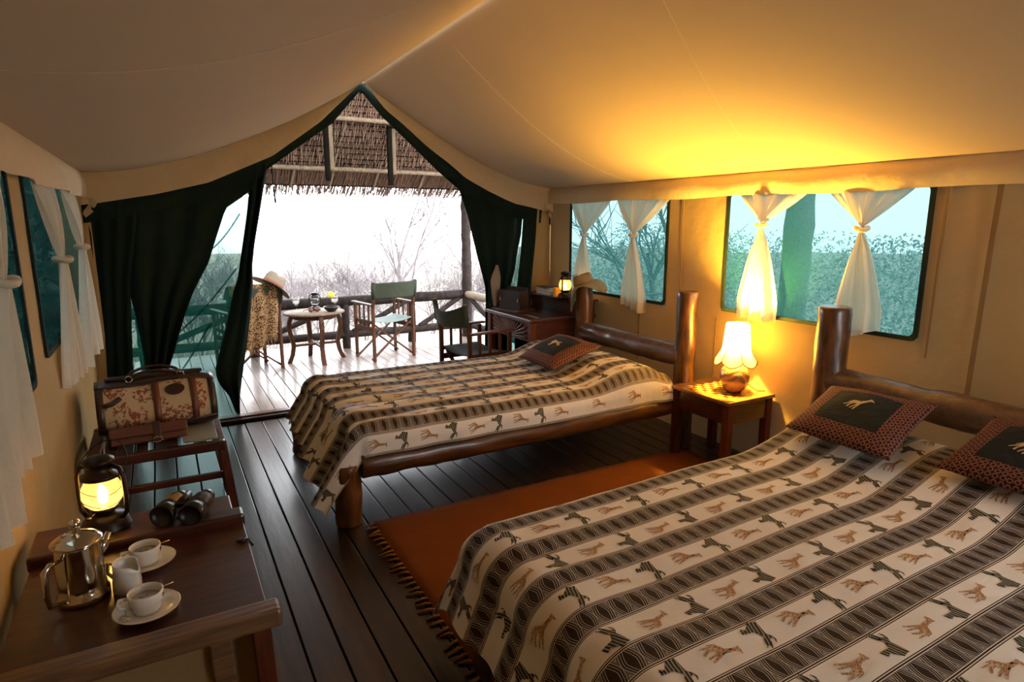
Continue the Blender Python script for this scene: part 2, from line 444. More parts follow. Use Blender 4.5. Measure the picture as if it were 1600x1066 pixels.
def thing(name, label, cat, loc=(0, 0, 0), rz=0.0, group=None, tilt=None):
    o = bpy.data.objects.new(name, None); C.objects.link(o); o.empty_display_size = 0.05
    o.location = loc; o.rotation_euler = (tilt[0], tilt[1], rz) if tilt else (0, 0, rz)
    return tag(o, label, cat, group)
def struct(o): o['kind'] = 'structure'; return o
def stuff(o): o['kind'] = 'stuff'; return o
def senv(name, loc=(0, 0, 0)):
    o = bpy.data.objects.new(name, None); C.objects.link(o); o.location = loc; return struct(o)
def interp(tab, t):
    xs = [a for a, b in tab]; ys = [b for a, b in tab]
    return float(np.interp(t, xs, ys))

XL, XR, YF, YB = -0.45, 3.36, 5.22, -1.1
RX = 1.53

# ------------------------------------------------------------------ floor and deck
fl = senv('floor')
b = nb(); box(b, ((XL + XR) / 2, (YF + YB) / 2, -0.05), (XR - XL + 0.3, YF - YB + 0.1, 0.03)); obj('under_floor', b, 'dark_gap', fl)
b = nb(); box(b, (0, 0, 0), (0.116, 6.22, 0.024)); pm = obj('plank', b, 'floor', fl, bevel=0.003)
n = 0
x = XL - 0.02
while x < XR + 0.05:
    o = pm if n == 0 else pm.copy()
    if n: C.objects.link(o)
    o.location = (x, YB + 3.1, -0.012 + random.uniform(-0.0015, 0.0015)); o.rotation_euler = (0, random.uniform(-0.012, 0.012), 0)
    x += 0.123; n += 1
dk = senv('deck')
b = nb(); box(b, (1.6, 6.6, -0.06), (6.4, 2.7, 0.03)); obj('under_deck', b, 'dark_gap', dk)
b = nb(); box(b, (0, 0, 0), (0.102, 2.62, 0.025)); pm = obj('plank', b, 'deck', dk, bevel=0.003)
n = 0; x = -1.5
while x < 4.6:
    o = pm if n == 0 else pm.copy()
    if n: C.objects.link(o)
    o.location = (x, 6.60, 0.012 + random.uniform(-0.001, 0.001)); o.rotation_euler = (0, random.uniform(-0.008, 0.008), 0)
    x += 0.108; n += 1
b = nb(); box(b, (RX - 0.05, 5.235, 0.008), (3.9, 0.075, 0.055)); struct(obj('trim_1', b, 'mahogx', bevel=0.006))
b = nb(); box(b, (RX - 0.05, 5.165, 0.012), (3.78, 0.045, 0.024)); struct(obj('trim_2', b, 'boxwood', bevel=0.004))

# ------------------------------------------------------------------ canvas walls with window openings
def wall_x(name, X, wins):
    """canvas side wall in the plane x = X with rectangular openings (y0,y1,z0,z1)"""
    ys = sorted(set([YB, YF] + [w[0] for w in wins] + [w[1] for w in wins]))
    zs = sorted(set([0.0, 2.05] + [w[2] for w in wins] + [w[3] for w in wins]))
    ys2 = sorted(set(ys + [YB + i * (YF - YB) / 60 for i in range(61)])); zs2 = sorted(set(zs + [i * 0.1 for i in range(21)]))
    bm = nb(); vd = {}
    s = 1 if X > 1 else -1
    def vert(y, z):
        if (y, z) not in vd:
            near = min([max(max(w[0] - y, y - w[1], 0), max(w[2] - z, z - w[3], 0)) for w in wins] + [9])
            k = min(1.0, near / 0.15)
            dx = s * (0.035 * k * max(0, noise.noise(Vector((y * 1.1, z * 0.6, X))) + 0.1) + 0.008 * k * math.sin(y * 9 + z))
            vd[(y, z)] = bm.verts.new((X + dx, y, z))
        return vd[(y, z)]
    for i in range(len(ys2) - 1):
        for j in range(len(zs2) - 1):
            ym, zm = (ys2[i] + ys2[i + 1]) / 2, (zs2[j] + zs2[j + 1]) / 2
            if any(w[0] < ym < w[1] and w[2] < zm < w[3] for w in wins): continue
            f = bm.faces.new((vert(ys2[i], zs2[j]), vert(ys2[i + 1], zs2[j]), vert(ys2[i + 1], zs2[j + 1]), vert(ys2[i], zs2[j + 1])))
            f.smooth = True
    return struct(obj(name, bm, 'canvas_wall'))
WR = [(1.72, 3.01, 0.96, 1.76), (3.57, 4.86, 0.93, 1.76)]
WL = [(1.40, 2.78, 0.98, 1.76), (3.08, 4.78, 1.02, 1.76)]
wr = wall_x('wall_right', XR, WR)
wl = wall_x('wall_left', XL, WL)
def rrect(y0, y1, z0, z1, r, k=5):
    out = []
    for cy, cz, a0 in ((y1 - r, z1 - r, 0), (y0 + r, z1 - r, 90), (y0 + r, z0 + r, 180), (y1 - r, z0 + r, 270)):
        for i in range(k):
            a = math.radians(a0 + 90 * i / (k - 1)); out.append((cy + r * math.cos(a), cz + r * math.sin(a)))
    return out
def window(n, X, w):
    e = senv('window_%d' % n, (X, (w[0] + w[1]) / 2, (w[2] + w[3]) / 2))
    cy, cz = (w[0] + w[1]) / 2, (w[2] + w[3]) / 2
    s = 1 if X > 1 else -1
    bm = nb(); k = 14
    P = [[(s * 0.004 * math.sin(i * 1.3 + j), w[0] - cy - 0.005 + (w[1] - w[0] + .01) * i / k, w[2] - cz - 0.005 + (w[3] - w[2] + .01) * j / k) for j in range(k + 1)] for i in range(k + 1)]
    grid(bm, P); obj('mesh_screen', bm, 'screen', e)
    o = rrect(w[0] - cy - 0.006, w[1] - cy + 0.006, w[2] - cz - 0.006, w[3] - cz + 0.006, 0.035)
    i_ = rrect(w[0] - cy + 0.018, w[1] - cy - 0.018, w[2] - cz + 0.018, w[3] - cz - 0.018, 0.03)
    bm = nb()
    A = [[bm.verts.new((-s * t, y, z)) for y, z in ring] for ring, t in ((o, 0.002), (o, 0.012), (i_, 0.012), (i_, 0.002))]
    m = len(o)
    for r in range(4):
        for j in range(m):
            bm.faces.new((A[r][j], A[r][(j + 1) % m], A[(r + 1) % 4][(j + 1) % m], A[(r + 1) % 4][j]))
    obj('binding', bm, 'binding', e)
for i, (X, w) in enumerate([(XR, WR[0]), (XR, WR[1]), (XL, WL[0]), (XL, WL[1])]): window(i + 1, X, w)
# straps and seams sewn on the right wall
for y0, z0, y1, z1, wd in ((1.44, 1.80, 1.46, 0.55, 0.024), (1.66, 1.76, 1.665, 0.88, 0.012), (3.42, 1.75, 3.41, 0.80, 0.008), (3.86, 0.92, 3.86, 0.45, 0.010), (3.05, 0.9, 3.05, 0.3, 0.006)):
    b = nb(); bar(b, (XR - 0.008, y0, z0), (XR - 0.008, y1, z1), wd, 0.006, (1, 0, 0)); obj('webbing_strap', b, 'strap', wr, bevel=0.001)
# back wall behind the camera; unseen opening added to daylight the near bed
b = nb()
FILL_GAP = (2.1, 3.1, 1.85)
def ceil_z(x, side):
    if side < 0:
        u = (RX - x) / (RX - XL); return 2.65 + (1.89 - 2.65) * u - 0.20 * 4 * u * (1 - u) * (0.55 + 0.45 * u)
    u = (x - RX) / (XR - RX); return 2.66 + (1.87 - 2.66) * u - 0.155 * 4 * u * (1 - u) * (0.65 + 0.35 * u)
for x0, x1, z0 in ((XL, FILL_GAP[0], 0), (FILL_GAP[0], FILL_GAP[1], FILL_GAP[2]), (FILL_GAP[1], XR, 0)):
    k = 12
    P = [[(x0 + (x1 - x0) * i / k, YB, z0 + (max(ceil_z(min(max(x0 + (x1 - x0) * i / k, XL), RX), -1) if x0 + (x1 - x0) * i / k < RX else ceil_z(x0 + (x1 - x0) * i / k, 1), z0 + 0.01) + 0.03 - z0) * j) for j in (0, 1)] for i in range(k + 1)]
    grid(b, P)
struct(obj('wall_back', b, 'canvas_wall'))

# ------------------------------------------------------------------ tent ceiling
ce = senv('ceiling')
for side, nm in ((-1, 'left_panel'), (1, 'right_panel')):
    b = nb(); P = []
    xe = XL if side < 0 else XR
    for i in range(41):
        u = i / 40; xx = RX + (xe - RX) * u; row = []
        for j in range(61):
            y = YB + (5.2 - YB) * j / 60
            wob = 0.018 * noise.noise(Vector((xx * 0.9, y * 0.7, side))) * math.sin(PI * u) * 1.5
            row.append((xx, y, ceil_z(xx, side) + wob - 0.03 * math.sin(PI * u) * math.sin(PI * (y - YB) / 6.3)))
        P.append(row)
    grid(b, P); po = obj(nm, b, 'canvas_roof', ce)
    # stitched seams running across the panel
    for y_e, y_r in (((2.62, 1.95), (3.95, 3.6)) if side > 0 else ((1.75, 1.85),)):
        b = nb(); pts = []
        for i in range(2, 40):
            u = i / 40; xx = RX + (xe - RX) * u; y = y_r + (y_e - y_r) * u
            wob = 0.018 * noise.noise(Vector((xx * 0.9, y * 0.7, side))) * math.sin(PI * u) * 1.5
            pts.append((xx, y, ceil_z(xx, side) + wob - 0.03 * math.sin(PI * u) * math.sin(PI * (y - YB) / 6.3) - 0.0002))
        tube(b, pts, 0.0016, 6); obj('seam', b, 'stitch', po)
    # eave valance along the side wall
    b = nb(); P = []
    for j in range(121):
        y = YB + (5.2 - YB) * j / 120; row = []
        for i in range(6):
            t = i / 5
            row.append((xe - side * (0.03 + 0.012 * t + 0.012 * t * math.sin(y * 11) + 0.02 * math.sin(PI * t)), y, (1.89 if side < 0 else 1.87) - (0.17 if side < 0 else 0.145) * t + 0.006 * t * math.sin(y * 5)))
        P.append(row)
    grid(b, P); obj('eave_valance', b, 'canvas_valance', ce)
    # loose corner of the valance
    b = nb(); P = []
    for i in range(7):
        P.append([(xe - side * (0.035 + 0.05 * j / 4 + 0.02 * math.sin(i)), 5.17 - 0.03 * j / 4, 1.72 - 0.022 * i + 0.01 * j * (i > 3)) for j in range(5)])
    grid(b, P); obj('valance_corner', b, 'canvas_valance', ce)
VT = [(-0.45, 1.89), (-0.37, 1.90), (0.26, 1.955), (0.82, 2.19), (1.2, 2.43), (1.53, 2.66), (1.59, 2.70), (1.93, 2.50), (2.52, 2.12), (3.02, 1.93), (3.36, 1.87)]
VB = [(-0.45, 1.67), (-0.35, 1.685), (0.0, 1.75), (0.35, 1.84), (0.81, 2.05), (1.19, 2.33), (1.47, 2.60), (1.53, 2.66), (1.57, 2.63), (1.72, 2.46), (1.9, 2.32), (2.16, 2.13), (2.42, 1.95), (2.65, 1.83), (2.95, 1.72), (3.27, 1.66), (3.36, 1.65)]
VO = [(-0.45, 1.2), (0.4, 1.6), (0.70, 1.90), (0.93, 2.07), (1.29, 2.33), (1.5, 2.57), (1.53, 2.60), (1.56, 2.56), (1.71, 2.40), (1.93, 2.215), (2.15, 2.02), (2.41, 1.82), (2.7, 1.5), (3.36, 1.2)]
b = nb(); P = []
for i in range(121):
    xx = XL + (XR - XL) * i / 120; row = []
    zt, zb = ceil_z(xx, -1 if xx < RX else 1) + 0.012, interp(VB, xx)
    for j in range(7):
        t = j / 6
        row.append((xx, 5.19 - 0.02 * t - 0.012 * t * math.sin(xx * 16 + 3 * t) - 0.008 * math.sin(PI * t), zt + (zb - zt) * t))
    P.append(row)
grid(b, P); obj('gable_valance', b, 'canvas_gable', ce)

# ------------------------------------------------------------------ front gable: green canvas band, net, tied curtains
wf = senv('wall_front')
b = nb(); P = []
for i in range(121):
    xx = XL + (XR - XL) * i / 120
    zt = ceil_z(xx, -1 if xx < RX else 1) + 0.01; zb = min(interp(VO, xx), interp(VB, xx) - 0.025)
    if xx < 0.75 or xx > 2.45: zb = interp(VB, xx) - 0.12
    P.append([(xx, YF + 0.004 * math.sin(xx * 20), zt + (zb - zt) * t) for t in (0, 0.25, 0.5, 0.75, 1.0)])
grid(b, P); obj('green_band', b, 'green_canvas', wf, solid=0.004)
def row_sheet(rows, amp, freq, y0, k=26, ph=0.0, nrow=40, drift=0.0):
    """hanging cloth given as (z, x_left, x_right) rows, rippled in depth"""
    rows = sorted(rows); zs = [r[0] for r in rows]; P = []; UV = []
    for i in range(nrow + 1):
        z = zs[0] + (zs[-1] - zs[0]) * i / nrow
        xl = float(np.interp(z, zs, [r[1] for r in rows])); xr_ = float(np.interp(z, zs, [r[2] for r in rows]))
        wide = max(r[2] - r[1] for r in rows); sq = max(0.25, (xr_ - xl) / wide)
        P.append([(xl + (xr_ - xl) * j / k, y0 + amp / sq * 0.6 * math.sin(freq * j / k * 2 * PI + ph + 0.6 * math.sin(z * 3)) + drift * i / nrow + 0.006 * noise.noise(Vector((xl + j, z * 4, 1))), z) for j in range(k + 1)])
        UV.append([(j / k, i / nrow) for j in range(k + 1)])
    return P, UV
def sheet(name, rows, mat, parent=None, **kw):
    b = nb(); P, UV = row_sheet(rows, **kw); grid(b, P, uv=UV); return obj(name, b, mat, parent, solid=0.003)
sheet('net_panel', [(0.03, -0.44, 0.44), (1.0, -0.44, 0.50), (1.75, -0.44, 0.66)], 'net', wf, amp=0.002, freq=1, y0=5.285, nrow=14, k=12)
for p0, p1 in (((0.30, 1.32), (0.56, 1.62)), ((0.05, 0.72), (0.50, 1.20)), ((-0.06, 0.30), (0.28, 0.78))):
    b = nb(); tube(b, [(p0[0] + (p1[0] - p0[0]) * t, 5.282, p0[1] + (p1[1] - p0[1]) * t - 0.03 * math.sin(PI * t)) for t in [i / 8 for i in range(9)]], 0.006, 5)
    obj('net_fold', b, 'net', wf)
sheet('net_panel', [(0.03, 2.84, 3.35), (1.0, 2.84, 3.35), (1.75, 2.84, 3.35)], 'net', wf, amp=0.002, freq=1, y0=5.285, nrow=14, k=12)
tag(sheet('door_curtain', [(0.03, -0.45, -0.29), (0.42, -0.45, -0.26), (0.87, -0.42, -0.23), (1.14, -0.41, -0.21), (1.70, -0.42, -0.10)], 'green_canvas', amp=0.016, freq=3, y0=5.225),
    'narrow dark green canvas curtain hanging straight in the left corner behind the bag', 'curtain')
tag(sheet('door_curtain', [(0.03, -0.22, 0.02), (0.32, -0.18, -0.05), (0.44, -0.18, -0.04), (0.58, -0.18, 0.01), (0.75, -0.19, 0.07), (0.86, -0.20, 0.11), (1.03, -0.22, 0.18), (1.26, -0.23, 0.31), (1.40, -0.24, 0.36), (1.66, -0.25, 0.46), (1.80, -0.25, 0.66), (1.90, -0.25, 0.72)], 'green_canvas', amp=0.016, freq=3.5, y0=5.24, ph=1.0),
    'wide dark green canvas curtain gathered to a point above the floral bag', 'curtain')
tag(sheet('door_curtain', [(0.05, 0.41, 0.435), (0.20, 0.37, 0.45), (0.32, 0.30, 0.47), (0.42, 0.285, 0.49), (0.60, 0.34, 0.53), (0.82, 0.41, 0.57), (1.05, 0.47, 0.605), (1.11, 0.50, 0.61), (1.23, 0.525, 0.615), (1.40, 0.56, 0.645), (1.64, 0.61, 0.70), (1.86, 0.645, 0.75), (2.0, 0.66, 0.79)], 'green_canvas', amp=0.018, freq=2, y0=5.235, ph=0.5),
    'rolled dark green door flap hanging at the left side of the opening', 'curtain')
tag(sheet('door_curtain', [(0.05, 2.66, 2.86), (0.5, 2.66, 2.88), (0.82, 2.67, 2.90), (0.96, 2.655, 2.92), (1.11, 2.61, 2.97), (1.31, 2.55, 3.01), (1.42, 2.52, 3.04), (1.60, 2.48, 3.06), (1.83, 2.40, 3.08), (1.95, 2.30, 3.08)], 'green_canvas', amp=0.020, freq=3.5, y0=5.24, ph=0.3),
    'dark green canvas curtain swept aside between the opening and the desk', 'curtain')
tag(sheet('door_curtain', [(0.05, 2.96, 3.13), (0.60, 2.97, 3.14), (0.93, 2.99, 3.17), (1.23, 3.03, 3.20), (1.60, 3.06, 3.24), (1.68, 3.065, 3.25)], 'green_canvas', amp=0.014, freq=2, y0=5.225, ph=2.0),
    'narrow dark green canvas curtain in the right corner behind the books', 'curtain')
sheet('corner_canvas', [(0.0, 3.10, 3.46), (0.6, 3.12, 3.46), (1.2, 3.17, 3.46), (1.85, 3.22, 3.46)], 'canvas_wall', wf, amp=0.012, freq=2, y0=5.215, k=16)
sheet('corner_canvas', [(0.0, -0.56, -0.40), (1.85, -0.56, -0.40)], 'canvas_wall', wf, amp=0.003, freq=1, y0=5.222, k=6)
tag(sheet('cloth_tail', [(0.77, 2.695, 2.73), (0.88, 2.675, 2.755), (1.01, 2.66, 2.765), (1.06, 2.675, 2.765), (1.16, 2.72, 2.74)], 'tail', amp=0.006, freq=1.5, y0=5.15, k=10),
    'pale tan cloth tail hanging below the swept-aside green curtain', 'cloth')
b = nb(); tube(b, [(0.80, 5.17, 1.99), (0.80, 5.165, 1.85), (0.81, 5.17, 1.70)], [0.004, 0.004, 0.008], 6)
tag(obj('tie_strap', b, 'green_canvas'), 'thin dark strap dangling at top left of the opening', 'strap')

# ------------------------------------------------------------------ window curtains, each knotted at the middle
def curtain(label, X, ya, yb, zt, ky, kz, ba, bb, zb, ph=0.0, sgn=-1, tails=0.0):
    """ya,yb top span; ky,kz knot; ba,bb bottom span; sgn = towards the room along x"""
    e = thing('window_curtain', label, 'curtain', (X, ky, kz))
    k, nr = 40, 34; P = []
    for i in range(nr + 1):
        t = i / nr
        if t < 0.42:
            s = t / 0.42; z = zt + (kz - zt) * s
            q = s ** 1.15
            a = ya + (ky - 0.016 - ya) * q; c = yb + (ky + 0.016 - yb) * q
            off = 0.006 + 0.035 * s
            amp = 0.004 + 0.016 * math.sin(PI * min(1, s * 0.9))
        else:
            s = (t - 0.42) / 0.58; z = kz + (zb - kz) * s
            q = min(1, s * 1.25) ** 0.65
            a = ky - 0.016 + (ba - ky + 0.016) * q; c = ky + 0.016 + (bb - ky - 0.016) * q
            off = 0.045 - 0.015 * s
            amp = 0.012 + 0.016 * s
        row = []
        for j in range(k + 1):
            w = j / k
            y = a + (c - a) * w
            zz = z + (tails * (w - 0.5) * max(0, t - 0.42) if tails else 0) - (0.012 * math.sin(w * PI * 3 + ph) * max(0, t - 0.5))
            dx = sgn * (off + amp * math.sin(w * PI * 7 + ph + 1.5 * t) + 0.5 * amp * math.sin(w * PI * 12 + ph * 2))
            row.append((dx, y - ky, zz - kz))
        P.append(row)
    b = nb(); grid(b, P); obj('fabric', b, 'sheer', e)
    b = nb()
    tube(b, [(sgn * (0.045 + 0.030 * math.cos(a)), 0.030 * math.sin(a), 0.006 * math.sin(2 * a)) for a in [2 * PI * i / 16 for i in range(17)]], 0.013, 8)
    obj('knot', b, 'sheer', e)
    return e
curtain('cream knotted curtain on the far window, its tail behind the khaki hat', XR - 0.012, 4.84, 4.24, 1.75, 4.57, 1.445, 4.72, 4.48, 0.93, 0.3)
curtain('cream knotted curtain between the khaki hat and the bedside lamp, near edge of far window', XR - 0.012, 4.17, 3.52, 1.76, 3.91, 1.45, 4.03, 3.75, 0.86, 1.2, tails=-0.10)
curtain('brightly lit cream knotted curtain directly above the bedside lamp', XR - 0.012, 2.92, 2.38, 1.76, 2.69, 1.54, 2.87, 2.54, 0.935, 2.2)
curtain('cream knotted curtain behind the thick bedpost of the near bed', XR - 0.012, 2.30, 1.78, 1.76, 2.04, 1.525, 2.19, 1.88, 0.945, 3.0, tails=0.15)
curtain('cream knotted curtain nearest the left tent corner', XL + 0.012, 3.98, 4.74, 1.77, 4.36, 1.42, 4.02, 4.72, 0.78, 0.6, 1)
curtain('longer cream knotted curtain on the left wall, beside the dark green window mesh', XL + 0.012, 3.10, 3.95, 1.77, 3.50, 1.395, 3.34, 3.72, 0.83, 1.6, 1)
curtain('cream curtain at the left photo edge, hem above the lit lantern', XL + 0.012, 1.95, 2.72, 1.77, 2.22, 1.40, 1.98, 2.36, 0.87, 2.6, 1)
curtain('cream curtain hem at the far left photo edge, level with the lantern', XL + 0.012, 1.44, 1.92, 1.77, 1.70, 1.40, 1.52, 2.0, 0.80, 0.2, 1)

# ------------------------------------------------------------------ veranda: railing, post, thatched roof
RY = 7.55
rl = thing('veranda_railing', 'dark log railing with diagonal braces along the veranda edge', 'railing', (1.9, RY, 0.02))
def logpart(nm, p0, p1, r, par, mat, base, seed, **kw):
    b = nb(); B = Vector(base); log(b, Vector(p0) - B, Vector(p1) - B, r, seed=seed, **kw); return obj(nm, b, mat, par)
RB = (1.9, RY, 0.02)
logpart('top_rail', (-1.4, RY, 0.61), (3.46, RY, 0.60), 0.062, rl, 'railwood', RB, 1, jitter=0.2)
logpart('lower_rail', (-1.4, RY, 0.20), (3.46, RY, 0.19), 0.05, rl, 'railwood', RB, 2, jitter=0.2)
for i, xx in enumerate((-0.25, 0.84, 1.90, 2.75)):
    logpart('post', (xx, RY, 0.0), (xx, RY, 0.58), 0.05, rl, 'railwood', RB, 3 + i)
for i, (a, c) in enumerate((((-0.15, 0.22), (0.75, 0.56)), ((0.95, 0.22), (1.80, 0.56)), ((1.98, 0.22), (2.68, 0.56)), ((2.85, 0.22), (3.42, 0.56)))):
    logpart('brace', (a[0], RY - 0.01, a[1]), (c[0], RY - 0.01, c[1]), 0.034, rl, 'railwood', RB, 9 + i)
sr = thing('side_railing', 'pale log railing returning from the veranda post to the tent', 'railing', (3.52, 6.5, 0.02))
SB = (3.52, 6.5, 0.02)
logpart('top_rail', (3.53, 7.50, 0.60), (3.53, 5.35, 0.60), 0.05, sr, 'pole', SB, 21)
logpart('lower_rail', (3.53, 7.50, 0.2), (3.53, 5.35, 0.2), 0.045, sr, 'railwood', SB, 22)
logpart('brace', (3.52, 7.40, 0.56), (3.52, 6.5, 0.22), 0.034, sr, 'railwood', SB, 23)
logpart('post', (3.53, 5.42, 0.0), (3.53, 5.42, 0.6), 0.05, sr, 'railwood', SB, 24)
b = nb(); log(b, (0, 0, 0), (0, 0, 2.30), 0.068, 0.062, k=26, seed=30, jitter=0.25)
tag(obj('veranda_post', b, 'railwood', loc=(3.54, RY, 0.0)), 'dark upright log post at the corner of the veranda railing', 'post')

vr = senv('veranda_roof', (1.6, 7.0, 2.6))
EV, ES = 8.02, 0.70                 # eave line and slope
def th(y): return 1.905 + ES * (EV - y)
VRB = Vector((1.6, 7.0, 2.6))
rnd = random.Random(3)
CX0, CX1 = -0.7, 4.5
ny = 17
sl = math.hypot(1, ES)
for c in range(ny):
    b = nb()
    if c == 0: y_low, y_up, ln = EV + 0.05, EV - 0.50, 0.55
    else: y_low = EV - 0.42 - (c - 1) * 0.075; y_up = y_low - 0.11; ln = 0.1
    cnt = 1100 if c == 0 else 300
    for s in range(cnt):
        xx = CX0 + (CX1 - CX0) * (s + rnd.random()) / cnt
        wdt = rnd.uniform(0.008, 0.018)
        jl = rnd.uniform(-0.05, 0.02) if c == 0 else rnd.uniform(-0.015, 0.012)
        if c == 0 and rnd.random() < 0.06: jl += rnd.uniform(0.02, 0.06)
        dxx = rnd.uniform(-0.03, 0.03) * (2.4 if c == 0 else 0.5)
        yl = y_low + jl; off = rnd.uniform(-0.012, 0.012)
        a0 = Vector((xx, y_up, th(y_up) + 0.015 + off)) - VRB
        a1 = Vector((xx + dxx, yl, th(yl) - 0.045 * (c > 0) + off)) - VRB
        up = Vector((0, ES, 1)).normalized()
        v = [b.verts.new(a0 + Vector((-wdt / 2, 0, 0))), b.verts.new(a0 + Vector((wdt / 2, 0, 0))), b.verts.new(a1 + Vector((wdt / 4, 0, 0))), b.verts.new(a1 + Vector((-wdt / 4, 0, 0)))]
        m_ = b.verts.new((a0 + a1) / 2 - up * 0.006)
        b.faces.new(v); b.faces.new((v[0], v[3], m_)); b.faces.new((v[1], m_, v[2])); b.faces.new((v[0], m_, v[1])); b.faces.new((v[3], v[2], m_))
    stuff(obj('thatch_course', b, 'thatch', vr))
    b = nb(); yb_ = (EV - 0.13) if c == 0 else y_low - 0.004
    log(b, Vector((CX0, yb_, th(yb_) - 0.012 - 0.02 * (c > 0))) - VRB, Vector((CX1, yb_, th(yb_) - 0.012 - 0.02 * (c > 0))) - VRB, 0.007, seed=200 + c, bend=0.012, k=30, n=6); obj('batten', b, 'strutdark', vr)
b = nb()
prism(b, [Vector((CX0, EV - 0.06, th(EV - 0.06) + 0.035)) - VRB, Vector((CX1, EV - 0.06, th(EV - 0.06) + 0.035)) - VRB, Vector((CX1, 5.3, th(5.3) + 0.035)) - VRB, Vector((CX0, 5.3, th(5.3) + 0.035)) - VRB], (0, 0.0, 0.16))
obj('thatch_layer', b, 'thatch', vr)
for i, y in enumerate((7.58, 6.90)):
    b = nb(); log(b, Vector((CX0, y, th(y) - 0.05)) - VRB, Vector((CX1, y, th(y) - 0.055)) - VRB, 0.026, seed=40 + i, bend=0.02, k=24); obj('purlin', b, 'pole', vr)
for i, xx in enumerate((0.45, 1.02, 1.42, 1.86, 2.42, 3.0, 3.5)):
    b = nb(); log(b, Vector((xx + rnd.uniform(-.03, .03), EV - 0.1, th(EV - 0.1) - 0.02)) - VRB, Vector((xx, 5.9, th(5.9) - 0.02)) - VRB, 0.016, seed=50 + i, bend=0.02); obj('rafter', b, 'pole', vr)
for xx, zb, lbl in ((1.675, 1.98, 'left of the two upright struts hanging under the thatched roof'), (2.375, 1.95, 'right of the two upright struts hanging under the thatched roof')):
    e = thing('roof_strut', lbl, 'strut', (xx, 7.0, zb))
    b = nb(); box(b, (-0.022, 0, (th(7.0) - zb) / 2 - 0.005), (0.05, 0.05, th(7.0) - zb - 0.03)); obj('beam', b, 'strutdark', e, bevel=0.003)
    b = nb(); box(b, (0.028, 0.02, (th(7.0) - zb) / 2 + 0.05), (0.05, 0.03, th(7.0) - zb - 0.16)); obj('batten', b, 'strut', e, bevel=0.003)  # lighter strip painted in for the strut's lit side

# ------------------------------------------------------------------ beds
def make_bed(label, y0, y1, top, posts_h, rp, xf=0.735, xh=3.08, rail_z=0.30, hr_z=0.66, inset=0.0):
    yc = (y0 + y1) / 2
    e = thing('log_bed', label, 'bed', ((xf + xh) / 2, yc, 0)); B = ((xf + xh) / 2, yc, 0)
    for i, y in enumerate((y0, y1)):
        logpart('head_post', (xh, y, 0), (xh, y, posts_h), rp, e, 'log', B, 60 + i + int(y0 * 10), k=30, n=20, jitter=0.10)
        y -= inset if i else -inset
        logpart('leg', (xf, y, 0), (xf, y, rail_z + 0.02), rp * 0.98, e, 'log', B, 64 + i, n=16)
        logpart('side_rail', (xf + 0.07, y, rail_z), (xh - 0.02, y, rail_z + 0.02), 0.075, e, 'logx', B, 68 + i, k=40, n=16, bend=0.006, jitter=0.1)
    logpart('foot_rail', (xf + 0.03, y0 + inset, rail_z), (xf + 0.03, y1 - inset, rail_z), 0.06, e, 'logy', B, 72)
    logpart('headboard_rail', (xh, y0, hr_z), (xh, y1, hr_z), 0.078, e, 'logy', B, 74, k=36, n=20, jitter=0.14, bend=0.006)
    b = nb(); box(b, (0.08, 0, (rail_z + 0.03 + top - 0.015) / 2), (xh - xf - 0.44, y1 - y0 - 0.04 - 2 * inset, top - 0.015 - rail_z - 0.03))
    obj('mattress', b, 'mattress', e, bevel=0.03)
    return e
make_bed('smaller log bed with a khaki hat on its bedpost, nearer the veranda', 3.06, 4.24, 0.53, 1.10, 0.07, rail_z=0.315, hr_z=0.65)
make_bed('large log bed in the foreground with two cushions', 0.42, 2.00, 0.475, 1.125, 0.082, xf=0.90, rail_z=0.235, hr_z=0.72, inset=0.29)

GIR = [(.60, .96), (.66, .955), (.80, .89), (.79, .86), (.69, .865), (.655, .80), (.60, .60), (.565, .50), (.60, .30), (.66, .03), (.62, .0), (.60, .03), (.52, .32), (.505, .36), (.50, .02), (.46, .0), (.45, .03), (.445, .38), (.33, .36), (.31, .20), (.36, .02), (.32, .0), (.29, .03), (.25, .2), (.245, .34), (.14, .05), (.10, .04), (.10, .07), (.18, .38), (.19, .44), (.12, .30), (.10, .31), (.17, .50), (.26, .545), (.42, .60), (.50, .72), (.56, .91), (.53, .97), (.58, .965), (.585, 1.0)]
ZEB = [(.0,.66),(.03,.62),(.12,.62),(.165,.58),(.21,.49),(.12,.33),(.0,.265),(.0,.22),(.14,.245),(.26,.39),(.22,.28),(.10,.13),(.12,.08),(.17,.12),(.33,.40),(.5,.415),(.63,.43),(.66,.30),(.78,.16),(.86,.02),(.90,.03),(.84,.18),(.755,.345),(.86,.26),(.98,.10),(1.0,.13),(.9,.30),(.80,.44),(.805,.52),(.90,.50),(.97,.40),(.99,.42),(.93,.54),(.80,.60),(.6,.58),(.42,.58),(.36,.62),(.26,.76),(.205,.84),(.19,.90),(.15,.82),(.08,.74)]
def animal_template(poly, size, cell=0.018):
    bm = nb(); bm.faces.new([bm.verts.new(((x - .5) * size, (y - .5) * size, 0)) for x, y in poly])
    bmesh.ops.triangulate(bm, faces=bm.faces)
    for ax in (0, 1):
        k = -int(size / cell) // 2
        while k * cell < size:
            no = [0, 0, 0]; no[ax] = 1; co = [0, 0, 0]; co[ax] = k * cell
            bmesh.ops.bisect_plane(bm, geom=bm.verts[:] + bm.edges[:] + bm.faces[:], plane_co=co, plane_no=no); k += 1
    bmesh.ops.triangulate(bm, faces=bm.faces)
    bm.verts.index_update()
    vs_ = np.array([v.co[:2] for v in bm.verts]); fs = [[v.index for v in f.verts] for f in bm.faces]
    bm.free(); return vs_, fs
TG = animal_template(GIR, 0.108); TZ = animal_template(ZEB, 0.100)

